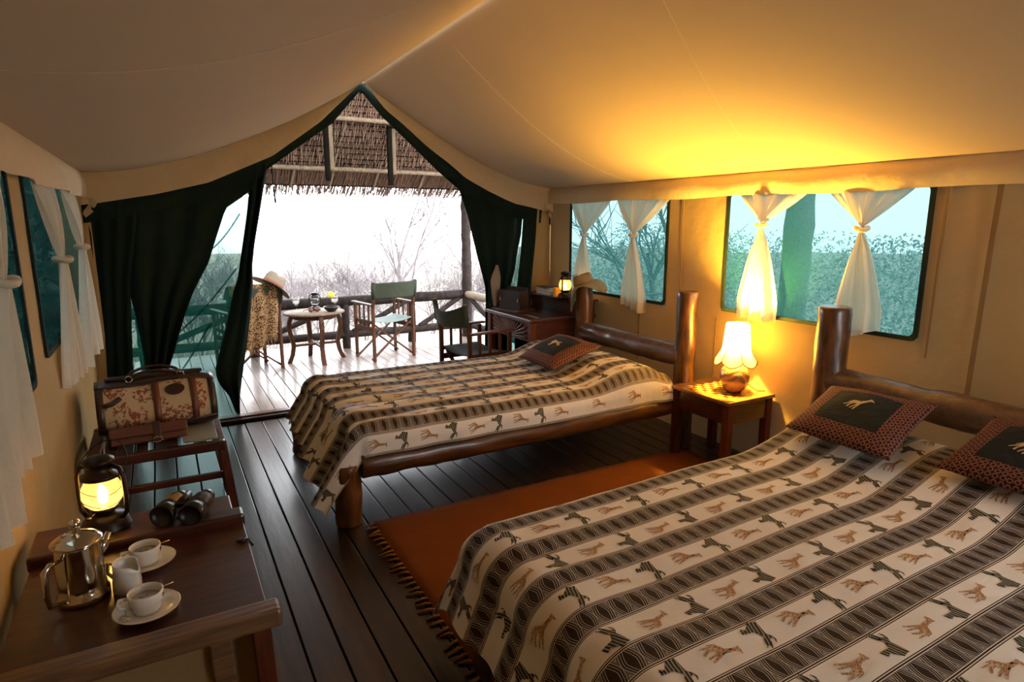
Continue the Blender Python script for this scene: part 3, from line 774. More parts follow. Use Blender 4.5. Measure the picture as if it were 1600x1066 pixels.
def coverlet(label, xf, xh, y0, y1, ztop, foot, sideN, sideF, vshift, seed, fold_amp, fold_k, flare=0.16, side_amp=0.006, wrinkle=0.006, flip=False, rb=0.055, skew=0.0, flare_s=None, zbase=0.53):
    flare_s = flare if flare_s is None else flare_s
    """cloth laid over a bed; (u,v) are flat cloth metres: u from the foot edge towards the head, v across"""
    cx, cy = (xf + xh) / 2, (y0 + y1) / 2
    def S(u, v):
        u = np.asarray(u, float); v = np.asarray(v, float)
        a = np.maximum(0, -u); bF = np.maximum(0, v - y1); bN = np.maximum(0, y0 - v)
        sg = np.where(bF > 0, 1.0, np.where(bN > 0, -1.0, 0.0)); bb = bF + bN
        x = xf + np.maximum(u, 0); y = np.clip(v, y0, y1)
        r = np.hypot(a, bb); rs = np.maximum(r, 1e-6)
        dx, dy = -a / rs, sg * bb / rs
        q = rb * PI / 2; d = np.maximum(0, r - q)
        th_ = np.minimum(r, q) / rb
        fl = flare * dx * dx + flare_s * dy * dy; out = rb * np.sin(th_) + d * np.sin(fl); drop = rb * (1 - np.cos(th_)) + d * np.cos(fl)
        g = np.minimum(1, r / 0.2)
        foot_r = fold_amp * np.sin(fold_k * v + 1.6 * np.sin(v * 5.3 + seed)) * (np.abs(dx))
        side_r = side_amp * np.sin(13 * u + 2 * np.sin(u * 4 + seed)) * (np.abs(dy))
        corner = 0.02 * np.sin(np.arctan2(np.abs(dy), np.abs(dx) + 1e-6) * 4) * np.minimum(np.abs(dx), np.abs(dy)) * 2
        out = out + g * (foot_r + side_r + corner)
        w = np.sin(v * 31 + 3 * np.sin(u * 3 + seed)) * np.sin(u * 6 + v * 4 + seed) + 0.6 * np.sin(u * 17 + 4 * np.sin(v * 6)) * np.sin(v * 9 + seed)
        edge = np.exp(-np.maximum(u, 0) / 0.35)
        zt = zbase + (ztop(np.maximum(u, 0) + xf, y) - zbase) * np.exp(-(r / 0.13) ** 2) + wrinkle * w * (0.35 + 1.5 * edge) * np.exp(-r / 0.08)
        zt = zt + 0.5 * fold_amp * edge * np.sin(fold_k * v + 1.6 * np.sin(v * 5.3 + seed)) * np.exp(-r / 0.1)
        return np.stack([x + dx * out - cx, y + dy * out - cy, zt - drop], -1)
    us = np.arange(-foot, xh - xf + 1e-6, 0.018); vv = np.arange(y0 - sideN, y1 + sideF + 1e-6, 0.015)
    U, Vv = np.meshgrid(us, vv, indexing='ij'); U = U - skew * np.clip(y1 - Vv, 0, None) * np.clip(-U / foot, 0, 1); P = S(U, Vv)
    nu, nv = P.shape[:2]
    verts = [tuple(p) for p in P.reshape(-1, 3)]; uvs = [(u, v + vshift) for u, v in zip(U.ravel(), Vv.ravel())]
    faces = []; mi = []
    for i in range(nu - 1):
        for j in range(nv - 1):
            k = i * nv + j; faces.append((k, k + nv, k + nv + 1, k + 1)); mi.append(0)
    # printed animals in the plain stripes between the bands
    rr = random.Random(seed)
    lo, hi = y0 - sideN + vshift, y1 + sideF + vshift
    row = math.floor(lo / STRIPE)
    while row * STRIPE < hi + STRIPE:
        vc = row * STRIPE; k = 0
        u = -foot - skew * (y1 - y0) + 0.05 + rr.uniform(0, 0.1)
        mir = -1 if row % 2 else 1
        while u < xh - xf - 0.04:
            tv, tf = (TZ, TG)[k % 2]; mat = 1 + k % 2
            ang = (0.2 if k % 2 else 0.5) * mir + rr.uniform(-0.15, 0.15)
            ca, sa = math.cos(ang), math.sin(ang)
            X_, Y_ = tv[:, 0] * mir, tv[:, 1]
            a, c2 = X_ * ca - Y_ * sa, X_ * sa + Y_ * ca
            # the animals' upright runs along the stripe
            pu = u + c2 * (0.95 if not flip else -0.95); pv = vc + a * 0.88 + rr.uniform(-0.006, 0.006)
            w_ = pv - vshift
            if w_.min() > y0 - sideN + 0.004 and w_.max() < y1 + sideF - 0.004 and (pu + foot + skew * np.clip(y1 - w_, 0, None)).min() > 0.004 and pu.max() < xh - xf - 0.004:
                p = S(pu, w_); e = 1e-3
                nrm = np.cross(S(pu + e, w_) - p, S(pu, w_ + e) - p); nrm /= np.maximum(np.linalg.norm(nrm, axis=1, keepdims=True), 1e-12)
                p = p + nrm * 0.0016
                base = len(verts); verts.extend(map(tuple, p)); uvs.extend(zip(tv[:, 0], tv[:, 1]))
                for f in tf: faces.append(tuple(base + q for q in f)); mi.append(mat)
            u += 0.142; k += 1
        row += 1
    me = bpy.data.meshes.new('coverlet'); me.from_pydata(verts, [], faces)
    lay = me.uv_layers.new(name='UVMap'); idx = np.zeros(len(me.loops), int); me.loops.foreach_get('vertex_index', idx)
    lay.data.foreach_set('uv', np.array(uvs)[idx].ravel())
    me.polygons.foreach_set('material_index', mi); me.polygons.foreach_set('use_smooth', [True] * len(faces))
    for m in ('coverlet', 'zebra', 'giraffe'): me.materials.append(M[m])
    o = bpy.data.objects.new('coverlet', me); C.objects.link(o); o.location = (cx, cy, 0)
    return tag(o, label, 'bedspread')
def sstep(x, a, b_):
    t = np.clip((x - a) / (b_ - a), 0, 1); return t * t * (3 - 2 * t)
coverlet('animal-print striped coverlet on the bed nearer the veranda', 0.85, 2.93, 3.09, 4.20,
         lambda x, y: 0.53 + 0.10 * sstep(x, 2.25, 2.62) * (1 - 0.9 * sstep(x, 2.74, 2.93)) * (0.75 + 0.25 * np.cos((y - 3.65) * 2)), 0.335, 0.21, 0.28, -0.09, 11, 0.030, 27, flare=0.58, skew=0.12, flare_s=0.08, rb=0.10)
coverlet('animal-print striped coverlet with giraffes and zebras on the large foreground bed', 0.95, 2.96, 0.50, 1.80,
         lambda x, y: 0.505 + 0.02 * sstep(x, 1.2, 2.0) + 0.11 * sstep(x, 2.2, 2.75) * (1 - 0.5 * sstep(x, 2.8, 2.96)), 0.37, 0.34, 0.34, 0.01, 5, 0.012, 15, flare=0.42, wrinkle=0.003, rb=0.13, zbase=0.505)

# ------------------------------------------------------------------ cushions
def cushion(label, corners, thick, animal, upv, asz, apos=(0.0, 0.05), cent=0.52, rot=0.0):
    """corners: bottom-left, bottom-right, top-right, top-left of the cushion's mid plane"""
    c = [Vector(p) for p in corners]; o0 = sum(c, Vector()) / 4
    nrm = (c[1] - c[0]).cross(c[3] - c[0]).normalized()
    def at(s, t, side, lift=0.0):
        pin = 1 - 0.05 * (1 - abs(t) ** 2) * abs(s) ** 3 - 0.05 * (1 - abs(s) ** 2) * abs(t) ** 3
        s2, t2 = s * pin, t * pin
        a, b_ = (s2 + 1) / 2, (t2 + 1) / 2
        p = c[0] * (1 - a) * (1 - b_) + c[1] * a * (1 - b_) + c[2] * a * b_ + c[3] * (1 - a) * b_
        h = thick * (max(0, (1 - abs(s) ** 2.6)) * max(0, (1 - abs(t) ** 2.6))) ** 0.62
        h *= 1 + 0.07 * math.sin(s * 5 + t * 3)
        return p + nrm * (h * side + lift) - o0
    b = nb(); k = 30; lay = b.loops.layers.uv.verify()
    for side in (1, -1):
        g = [[b.verts.new(at(-1 + 2 * i / k, -1 + 2 * j / k, side)) for j in range(k + 1)] for i in range(k + 1)]
        for i in range(k):
            for j in range(k):
                ids = ((i, j), (i + 1, j), (i + 1, j + 1), (i, j + 1))
                f = b.faces.new([g[p][q] for p, q in ids]); f.smooth = True
                sc, tc_ = -1 + 2 * (i + .5) / k, -1 + 2 * (j + .5) / k
                if side > 0 and abs(sc) < cent and abs(tc_) < cent: f.material_index = 1
                for lp, (p, q) in zip(f.loops, ids): lp[lay].uv = (p / k, q / k)
    tv, tf = animal_template(animal, asz, 0.12)
    ca, sa = math.cos(rot), math.sin(rot)
    vv = [b.verts.new(at(apos[0] + x * ca - y * sa, apos[1] + x * sa + y * ca, 1, 0.0025)) for x, y in tv]
    for f in tf:
        try: fc = b.faces.new([vv[i] for i in f]); fc.material_index = 2
        except ValueError: pass
    bmesh.ops.remove_doubles(b, verts=b.verts, dist=1e-5)
    ob = obj('cushion', b, ['cushion', 'cushion_mid', 'embroidery'], loc=o0)
    return tag(ob, label, 'cushion')

cushion('patterned cushion with a running giraffe on the large foreground bed', [(2.41, 1.755, 0.645), (2.42, 1.285, 0.64), (2.86, 1.345, 0.785), (2.86, 1.835, 0.765)], 0.055, GIR, 1, 0.50, (0.0, 0.12), 0.58, -0.45)
cushion('patterned cushion at the right photo edge on the large bed', [(2.50, 1.165, 0.645), (2.50, 0.69, 0.645), (2.88, 0.67, 0.79), (2.88, 1.145, 0.79)], 0.055, GIR, 1, 0.50, (-0.05, 0.0), 0.58, -0.45)
cushion('patterned cushion with a pale leaping animal on the bed by the veranda', [(2.22, 3.87, 0.585), (2.21, 3.40, 0.585), (2.64, 3.41, 0.705), (2.66, 4.0, 0.70)], 0.06, ZEB, 1, 0.5, (0.0, 0.05), 0.58, 0.25)

# ------------------------------------------------------------------ rug with tassels
rg = thing('rug', 'rust orange flat-woven rug on the floor between the two beds', 'rug', (1.93, 2.35, 0))
b = nb(); P = [[(-1.09 + 2.2 * i / 40, -0.68 + 1.33 * j / 24, 0.006 + 0.0015 * math.sin(i * 1.1) * math.sin(j)) for j in range(25)] for i in range(41)]
grid(b, P); obj('weave', b, 'rug', rg, solid=0.007)
rr = random.Random(4)
for i in range(30):
    y = 0.63 - i * 0.044
    b = nb(); dy = rr.uniform(-0.025, 0.02); ln = rr.uniform(0.045, 0.075)
    tube(b, [(-1.088, y, 0.008), (-1.088 - ln * 0.3, y + dy * 0.4, 0.012), (-1.088 - ln, y + dy, 0.007)], [0.006, 0.0075, 0.0045], 6)
    obj('tassel', b, 'tassel', rg)

# ------------------------------------------------------------------ bedside table and lamp
ns = thing('bedside_table', 'wooden bedside table with an inlaid chessboard top, between the beds', 'table', (3.12, 2.755, 0))
b = nb(); box(b, (0, 0, 0.472), (0.42, 0.50, 0.025)); lay = b.loops.layers.uv.verify()
for f in b.faces:
    for lp in f.loops: lp[lay].uv = (lp.vert.co.x / 0.42 + 0.5, lp.vert.co.y / 0.50 + 0.5)
obj('table_top', b, 'chess', ns, bevel=0.006)
for sx in (-1, 1):
    for sy in (-1, 1):
        b = nb(); box(b, (sx * 0.175, sy * 0.215, 0.23), (0.05, 0.05, 0.46)); obj('leg', b, 'mahog', ns, bevel=0.004)
for sx in (-1, 1):
    b = nb(); box(b, (sx * 0.18, 0, 0.395), (0.022, 0.38, 0.125)); obj('apron', b, 'mahogx', ns, bevel=0.003)
for sy in (-1, 1):
    b = nb(); box(b, (0, sy * 0.22, 0.395), (0.30, 0.022, 0.125)); obj('apron', b, 'mahogx', ns, bevel=0.003)

lp_ = thing('table_lamp', 'lit bedside lamp with a round carved stone base and scalloped shade', 'lamp', (3.14, 2.675, 0.4855))
b = nb(); lathe(b, [(0.0, 0.0), (0.045, 0.0), (0.05, 0.008), (0.072, 0.03), (0.092, 0.075), (0.094, 0.105), (0.085, 0.145), (0.062, 0.175), (0.035, 0.188), (0.03, 0.195), (0.0, 0.195)], 36); obj('globe_base', b, 'globe', lp_)
b = nb(); lathe(b, [(0.012, 0.19), (0.012, 0.25), (0.02, 0.255), (0.02, 0.29), (0.0, 0.29)], 16); obj('socket', b, 'brass', lp_)
b = nb(); lathe(b, [(0.0, 0.285), (0.018, 0.29), (0.03, 0.32), (0.028, 0.345), (0.0, 0.365)], 16); obj('bulb', b, 'bulb', lp_)
b = nb(); rows = []
NS, n_ = 6, 96
for i in range(13):
    t = i / 12; rw = []
    for j in range(n_ + 1):
        a = 2 * PI * j / n_; sc = abs(math.sin(a * NS / 2)) ** 0.7
        r = 0.072 + 0.018 * t + 0.010 * t * t if t < 0.62 else 0.0872 + (t - 0.62) * 0.115
        z = 0.445 - 0.265 * t + (0.0 if t < 0.62 else (0.034 * (1 - sc)) * (t - 0.62) / 0.38)
        r *= 1 - 0.03 * (1 - sc)
        rw.append((r * math.cos(a), r * math.sin(a), z))
    rows.append(rw)
grid(b, rows); bmesh.ops.remove_doubles(b, verts=b.verts, dist=1e-5); shade = obj('shade', b, 'lampshade', lp_)
b = nb(); tube(b, rows[12], 0.0035, 6, cap=False)
tube(b, rows[0], 0.003, 6, cap=False)
for s in range(NS):
    j = int(s * n_ / NS); tube(b, [rows[i][j] for i in range(13)], [0.0014] * 5 + [0.0025] * 8, 5)
obj('piping', b, 'wire', shade)
b = nb(); tube(b, [(0.085, -0.03, 0.05), (0.13, -0.075, 0.004), (0.185, -0.09, 0.002), (0.212, -0.09, -0.06), (0.205, -0.09, -0.40)], 0.0028, 6); obj('cord', b, 'black', lp_)
ld = bpy.data.lights.new('lamp_light', 'POINT'); ld.energy = BEDSIDE_LAMP_W; ld.color = (1.0, 0.59, 0.075); ld.shadow_soft_size = 0.03
lo = bpy.data.objects.new('lamp_light', ld); C.objects.link(lo); lo.parent = lp_; lo.location = (0, 0, 0.385)

# ------------------------------------------------------------------ hurricane lanterns
def lantern(label, loc, s, mat, watt, lit=True, handle_up=True, rz=0.0, bail=0.0):
    """kerosene lantern, about 0.3 m tall at s = 1"""
    e = thing('hurricane_lantern', label, 'lantern', loc, rz)
    def L(prof): return [(r * s, z * s) for r, z in prof]
    b = nb(); lathe(b, L([(0.0, 0), (0.078, 0), (0.082, 0.008), (0.078, 0.018), (0.072, 0.04), (0.06, 0.055), (0.035, 0.062), (0.03, 0.075), (0.0, 0.075)]), 28); obj('fuel_tank', b, mat, e)
    b = nb(); lathe(b, L([(0.034, 0.07), (0.046, 0.078), (0.046, 0.088), (0.034, 0.092)]), 24); obj('burner', b, mat, e)
    b = nb(); lathe(b, L([(0.040, 0.086), (0.058, 0.105), (0.066, 0.132), (0.064, 0.162), (0.050, 0.19), (0.044, 0.198)]), 28, cap=False); obj('globe', b, 'lanternglass' if lit else 'glass', e)
    b = nb(); lathe(b, L([(0.042, 0.193), (0.062, 0.200), (0.060, 0.212), (0.044, 0.222), (0.040, 0.25), (0.052, 0.256), (0.050, 0.268), (0.030, 0.278), (0.0, 0.282)]), 24); obj('chimney_cap', b, mat, e)
    for sd in (-1, 1):
        b = nb(); tube(b, [(sd * x * s, 0, z * s) for x, z in ((0.066, 0.045), (0.082, 0.07), (0.085, 0.13), (0.083, 0.20), (0.072, 0.235), (0.042, 0.245))], 0.0085 * s, 8); obj('side_tube', b, mat, e)
    b = nb()
    for z, r in ((0.115, 0.067), (0.158, 0.068)):
        tube(b, [(r * s * math.cos(a), r * s * math.sin(a), z * s + 0.01 * s * math.sin(a * 2)) for a in [2 * PI * i / 20 for i in range(21)]], 0.0014 * s, 5)
    obj('globe_guard', b, mat, e)
    b = nb(); ca, sa = math.cos(bail), math.sin(bail)
    tube(b, [(math.cos(a) * 0.088 * s, -sa * math.sin(a) * 0.13 * s, 0.215 * s + ca * math.sin(a) * 0.13 * s) for a in [PI * i / 18 for i in range(19)]], 0.0022 * s, 6); obj('bail_handle', b, mat, e)
    b = nb(); tube(b, [(0, -0.05 * s, 0.082 * s), (0, -0.085 * s, 0.078 * s)], 0.002 * s, 6); lathe(b, L([(0.0, 0), (0.01, 0.0), (0.01, 0.005), (0, 0.005)]), 12, (0, -0.088 * s, 0.076 * s)); obj('wick_knob', b, mat, e)
    if lit:
        b = nb(); lathe(b, L([(0.0, 0.095), (0.013, 0.105), (0.017, 0.122), (0.012, 0.15), (0.0, 0.172)]), 14); obj('flame', b, 'flame', e)
        l = bpy.data.lights.new('lantern_light', 'POINT'); l.energy = watt; l.color = (1.0, 0.43, 0.08); l.shadow_soft_size = 0.012
        ob = bpy.data.objects.new('lantern_light', l); C.objects.link(ob); ob.parent = e; ob.location = (0, 0, 0.14 * s)
    return e

# ------------------------------------------------------------------ desk by the right corner
DX, DY = 2.98, 4.80
dk2 = thing('writing_desk', 'reddish wooden desk with a carved sunburst front near the right corner', 'desk', (DX, DY, 0))
b = nb(); box(b, (0, 0, 0.735), (0.68, 0.82, 0.028)); obj('desk_top', b, 'mahogx', dk2, bevel=0.005)
b = nb(); box(b, (0.03, -0.02, 0.7505), (0.48, 0.62, 0.003)); obj('writing_surface', b, 'dleather', dk2)
for sx in (-1, 1):
    for sy in (-1, 1):
        b = nb(); box(b, (sx * 0.30, sy * 0.37, 0.36), (0.055, 0.055, 0.72)); obj('leg', b, 'mahog', dk2, bevel=0.004)
for sy in (-1, 1):
    b = nb(); box(b, (0, sy * 0.375, 0.635), (0.56, 0.02, 0.17)); obj('side_panel', b, 'mahogx', dk2, bevel=0.003)
b = nb(); box(b, (0.30, 0, 0.635), (0.02, 0.70, 0.17)); obj('back_panel', b, 'mahogx', dk2, bevel=0.003)
b = nb(); box(b, (-0.300, 0, 0.635), (0.02, 0.69, 0.17)); fp = obj('front_panel', b, 'mahog', dk2, bevel=0.003)
b = nb()
for sy in (-1, 1): box(b, (-0.312, sy * 0.335, 0.635), (0.012, 0.018, 0.17))
for sz in (-1, 1): box(b, (-0.312, 0, 0.635 + sz * 0.078), (0.012, 0.69, 0.014))
obj('panel_moulding', b, 'mahog', fp, bevel=0.002)
for i in range(21):
    a = PI * (i + 0.5) / 21; ca, sa = math.cos(a), math.sin(a)
    L1 = min(0.31 / max(abs(ca), 1e-3), 0.145 / max(sa, 1e-3)); L0 = 0.05
    if L1 - L0 < 0.02: continue
    b = nb(); pts = []
    for t in range(6):
        r = L0 + (L1 - L0) * t / 5; w = 0.012 * math.sin(t * 1.1)
        pts.append((-0.312, -r * ca - w * sa, 0.562 + r * sa * 0.95 + w * ca * 0.3))
    tube(b, pts, [0.005, 0.008, 0.009, 0.010, 0.010, 0.008], 6); obj('carved_ray', b, 'mahog', fp)
b = nb(); box(b, (0.24, -0.02, 0.81), (0.18, 0.76, 0.12)); obj('shelf_riser', b, 'mahogx', dk2, bevel=0.004)
b = nb(); box(b, (0.225, -0.02, 0.878), (0.24, 0.82, 0.018)); obj('shelf', b, 'mahogx', dk2, bevel=0.004)
TZ_ = 0.7525
bx_ = thing('writing_box', 'dark brown wooden box standing open on the desk', 'box', (2.80, 4.96, 0.749), 0.18)
b = nb(); box(b, (0, 0, 0.012), (0.24, 0.34, 0.024)); obj('base', b, 'mahogx', bx_, bevel=0.004)
b = nb(); box(b, (0.0, 0, 0.105), (0.11, 0.30, 0.175)); obj('body', b, 'boxwood', bx_, bevel=0.006)
b = nb(); box(b, (0.045, 0.0, 0.195), (0.02, 0.27, 0.05), Matrix.Rotation(0.3, 3, 'Y')); obj('lid', b, 'boxwood', bx_, bevel=0.004)
b = nb()
for sy in (-1, 1): prism(b, [(-0.0565, sy * 0.131, 0.08), (-0.0565, sy * 0.131, 0.13), (-0.0565, sy * 0.112, 0.105)], (-0.002, 0, 0))
obj('corner_plate', b, 'steel', bx_)
zz = 0.887
for i, (mt, lb, w, h, off, rz, dx) in enumerate((('bookgrey', 'grey paperback at the bottom of the book stack on the desk shelf', 0.24, 0.028, 4.95, 0.0, 0.0), ('paper', 'pale book lying on the grey paperback on the desk shelf', 0.23, 0.030, 4.96, 0.08, 0.0), ('bookdark', 'thin book on top of the stack on the desk shelf', 0.2, 0.008, 4.97, -0.1, 0.0))):
    e = thing('book', lb, 'book', (3.19, off, zz), rz, 'books on the desk shelf')
    b = nb()
    box(b, (0, 0, h / 2), (0.155, w - 0.008, h - 0.006)); obj('pages', b, 'paper', e)
    b = nb(); box(b, (0, 0, 0.0015), (0.162, w, 0.003)); box(b, (0, 0, h - 0.0015), (0.162, w, 0.003)); box(b, (0.0805, 0, h / 2), (0.003, w, h)); obj('cover', b, mt, e)
    zz += h + 0.0005
e = thing('book', 'yellow book standing against the lit lantern on the desk shelf', 'book', (3.16, 4.74, 0.887), 0.25)
b = nb(); box(b, (0.0, 0, 0.04), (0.13, 0.024, 0.07)); obj('pages', b, 'paper', e)
b = nb(); box(b, (0, -0.014, 0.0415), (0.14, 0.004, 0.083)); box(b, (0, 0.014, 0.0415), (0.14, 0.004, 0.083)); box(b, (-0.068, 0, 0.0415), (0.004, 0.03, 0.083)); obj('cover', b, 'bookyellow', e)
lantern('lit hurricane lantern with a glowing globe on the desk shelf, next to the khaki hat', (3.10, 4.56, 0.8875), 0.86, 'rust', DESK_LANTERN_W, rz=0.6, bail=1.3)

# ------------------------------------------------------------------ hats
def hat(label, loc, brim, crown, h, mat, band, tilt, rz, droop, seed):
    e = thing('hat', label, 'hat', loc, rz, None, tilt)
    b = nb(); n_ = 48; rings = []
    prof = [(0.0, h * 0.93), (crown * 0.35, h * 0.95), (crown * 0.7, h), (crown * 0.88, h * 0.93), (crown * 0.96, h * 0.6), (crown, 0.012), (crown * 1.03, 0.0)] + [(crown * 1.03 + (brim - crown) * t, 0) for t in (0.2, 0.4, 0.6, 0.8, 1.0)]
    for i, (r, z) in enumerate(prof):
        rg_ = []
        for j in range(n_ + 1):
            a = 2 * PI * j / n_; t = max(0, (r - crown * 1.03) / (brim - crown * 1.03))
            dz = -droop * t * t * (0.5 + 0.5 * math.cos(2 * a + seed)) + 0.4 * droop * t * math.sin(a + seed) ** 3
            pin = -0.025 * (h / 0.12) * math.exp(-((math.cos(a)) / 0.35) ** 2) * (1 if 0 < i < 4 else 0) * (0.6 if i == 1 else 1)
            if i == 0: pin = -0.02
            rg_.append((r * 1.12 * math.cos(a), r * 0.95 * math.sin(a), z + dz + pin))
        rings.append(rg_)
    grid(b, rings); bmesh.ops.remove_doubles(b, verts=b.verts, dist=1e-5); obj('felt', b, mat, e, solid=0.004)
    b = nb(); P = [[((crown * 1.02) * 1.12 * math.cos(2 * PI * j / 40), crown * 1.02 * 0.95 * math.sin(2 * PI * j / 40), z) for j in range(41)] for z in (0.006, 0.034)]
    grid(b, P); bmesh.ops.remove_doubles(b, verts=b.verts, dist=1e-5); obj('band', b, band, e, solid=0.003)
    return e
hat('floppy khaki bush hat hung on the bedpost by the far window', (3.07, 4.235, 1.045), 0.168, 0.082, 0.085, 'bushhat', 'bushhat', (-0.28, -0.15), 0.3, 0.14, 2.2)

# ------------------------------------------------------------------ folding canvas chairs
def director_chair(label, loc, rz, canvas='chaircanvas', seat='seatcanvas', sag=0.03, skew=0.0):
    """faces +y in its own frame; 0.56 wide, 0.88 tall"""
    e = thing('folding_chair', label, 'chair', loc, rz)
    W, D = 0.255, 0.20
    w_ = 'chairwood'
    for sx in (-1, 1):
        for sy in (-1, 1):
            b = nb(); box(b, (sx * W, sy * D, 0.31), (0.028, 0.036, 0.62)); obj('leg', b, w_, e, bevel=0.004)
        b = nb(); bar(b, (sx * W, -D - 0.01, 0.632), (sx * W, D + 0.05, 0.637), 0.055, 0.02); obj('armrest', b, w_, e, bevel=0.006)
        b = nb(); bar(b, (sx * W, -D, 0.36), (sx * W, D, 0.36), 0.022, 0.05); obj('side_rail', b, w_, e, bevel=0.003)
        for k in range(3):
            b = nb(); box(b, (sx * W, -D + 0.1 * (k + 1), 0.50), (0.014, 0.024, 0.26)); obj('slat', b, w_, e, bevel=0.003)
        b = nb(); bar(b, (sx * W, -D - 0.005, 0.60), (sx * (W + 0.01), -D - 0.05, 0.89), 0.026, 0.034, (0, 1, 0)); obj('back_post', b, w_, e, bevel=0.004)
    for sy in (-1, 1):
        for sx in (-1, 1):
            b = nb(); bar(b, (sx * (W + 0.02), sy * (D - 0.035) + sx * 0.012, 0.018), (-sx * (W - 0.02), sy * (D - 0.035) + sx * 0.012, 0.42), 0.016, 0.034, (0, 1, 0)); obj('cross_brace', b, w_, e, bevel=0.003)
    b = nb(); P = [[(-W + 2 * W * i / 16, -D + 0.01 + (2 * D - 0.02) * j / 8, 0.452 - sag * math.sin(PI * i / 16)) for j in range(9)] for i in range(17)]
    grid(b, P); obj('seat', b, seat, e, solid=0.006)
    for sx in (-1, 1):
        b = nb(); bar(b, (sx * W * 0.97, -D, 0.435), (sx * W * 0.97, D, 0.435), 0.022, 0.03); obj('seat_bar', b, w_, e, bevel=0.003)
    b = nb(); P = []
    for i in range(25):
        t = i / 24; row = []
        for j in range(11):
            s = j / 10
            z = 0.70 + 0.18 * s - skew * math.sin(PI * t) * (0.4 + s * 0.8) + 0.01 * skew * 10 * (t - .5) * (1 - s)
            row.append(((-W - 0.02 + 2 * (W + 0.02) * t), -D - 0.018 - 0.032 * s - 0.018 - (0.030 + skew * 0.5) * math.sin(PI * t), z))
        P.append(row)
    grid(b, P); obj('backrest', b, canvas, e, solid=0.005)
    for sx in (-1, 1):
        b = nb(); tube(b, [(sx * (W + 0.006), -D - 0.028, 0.70), (sx * (W + 0.011), -D - 0.052, 0.88)], 0.024, 10); obj('canvas_sleeve', b, canvas, e)
    return e
director_chair('upright green canvas folding chair on the veranda, right of the round-legged table', (2.17, 6.86, 0.025), 0.22)
director_chair('folding chair on the veranda half hidden behind the door flap, draped with a spotted throw', (0.72, 6.92, 0.025), 0.30)
director_chair('green canvas folding chair with a sagging back, pulled up at the desk', (2.36, 4.88, 0.0), -PI / 2 + 0.08, seat='seatdark', skew=0.055)

# spotted throw and hat on the left chair
e = thing('throw', 'leopard-spotted fringed throw hanging over the left veranda chair', 'throw', (0.735, 6.66, 0.025), 0.30)
b = nb(); P = []; UV = []
for i in range(41):
    t = i / 40; row = []; ur = []
    for j in range(37):
        s = j / 36; x_ = -0.24 + 0.50 * s
        if t < 0.18: y_ = 0.06 - 0.09 * t / 0.18 * 1.0; z = 0.78 + 0.135 * math.sin(PI / 2 * t / 0.18)
        else:
            q = (t - 0.18) / 0.82; y_ = -0.03 - 0.03 * math.sin(PI * q * 0.6) ; z = 0.915 - q * (0.58 + 0.07 * math.sin(s * 4))
        y_ += -0.022 * math.sin(s * 21 + 2 * t) * min(1, t * 2)
        row.append((x_ * (1 - 0.12 * t) + 0.02 * math.sin(t * 3), y_, z)); ur.append((s * 0.6, t * 0.9))
    P.append(row); UV.append(ur)
grid(b, P, uv=UV); obj('fabric', b, 'leopard', e, solid=0.006)
for j in range(0, 37, 2):
    p = Vector(P[40][j]); b = nb(); tube(b, [p, p + Vector((random.uniform(-.008, .008), 0, -0.03)), p + Vector((random.uniform(-.015, .015), 0, -0.06))], [0.005, 0.004, 0.002], 5); obj('tassel', b, 'leopard', e)
hat('beige felt hat with a brown band resting on the left veranda chair', (0.965, 6.74, 0.915), 0.185, 0.095, 0.125, 'hat', 'hatband', (-0.15, 0.62), 0.1, 0.03, 0.4)

# ------------------------------------------------------------------ veranda table and what stands on it
vt = thing('veranda_table', 'small oval veranda table with four curved wooden legs', 'table', (1.425, 7.02, 0.025))
b = nb(); lathe(b, [(0.0, 0.53), (0.28, 0.53), (0.293, 0.536), (0.295, 0.548), (0.285, 0.557), (0.0, 0.557)], 40, sx=1.12, sy=0.95); obj('table_top', b, 'pole', vt)
b = nb(); lathe(b, [(0.20, 0.485), (0.235, 0.485), (0.24, 0.53), (0.20, 0.53)], 24, cap=False); obj('apron', b, 'chairwood', vt)
for a in (0.05, PI / 2 + 0.05, PI + 0.05, 1.5 * PI + 0.05):
    b = nb(); ca, sa = math.cos(a), math.sin(a); pts = [(0.245, 0.53), (0.275, 0.46), (0.285, 0.39), (0.262, 0.28), (0.243, 0.19), (0.262, 0.09), (0.30, 0.0)]
    o_ = [(r + (0.022 if i < 4 else 0.019)) for i, (r, z) in enumerate(pts)]
    out = [(r + 0.02, z) for r, z in pts] + [(r - 0.022, z) for r, z in pts[::-1]]
    tv = Vector((-sa, ca, 0)) * 0.022
    prism(b, [Vector((r * ca, r * sa, z)) - tv for r, z in out], tv * 2); obj('leg', b, 'chairwood', vt, bevel=0.003)
for a in (0.05, PI / 2 + 0.05):
    b = nb(); ca, sa = math.cos(a), math.sin(a); bar(b, (-0.235 * ca, -0.235 * sa, 0.19 + 0.0 * a), (0.235 * ca, 0.235 * sa, 0.19), 0.03, 0.026); obj('stretcher', b, 'chairwood', vt, bevel=0.003)
VTZ = 0.025 + 0.557
lantern('small unlit black lantern in the middle of the veranda table', (1.455, 7.10, VTZ), 0.72, 'black', 0, lit=False, bail=1.45)
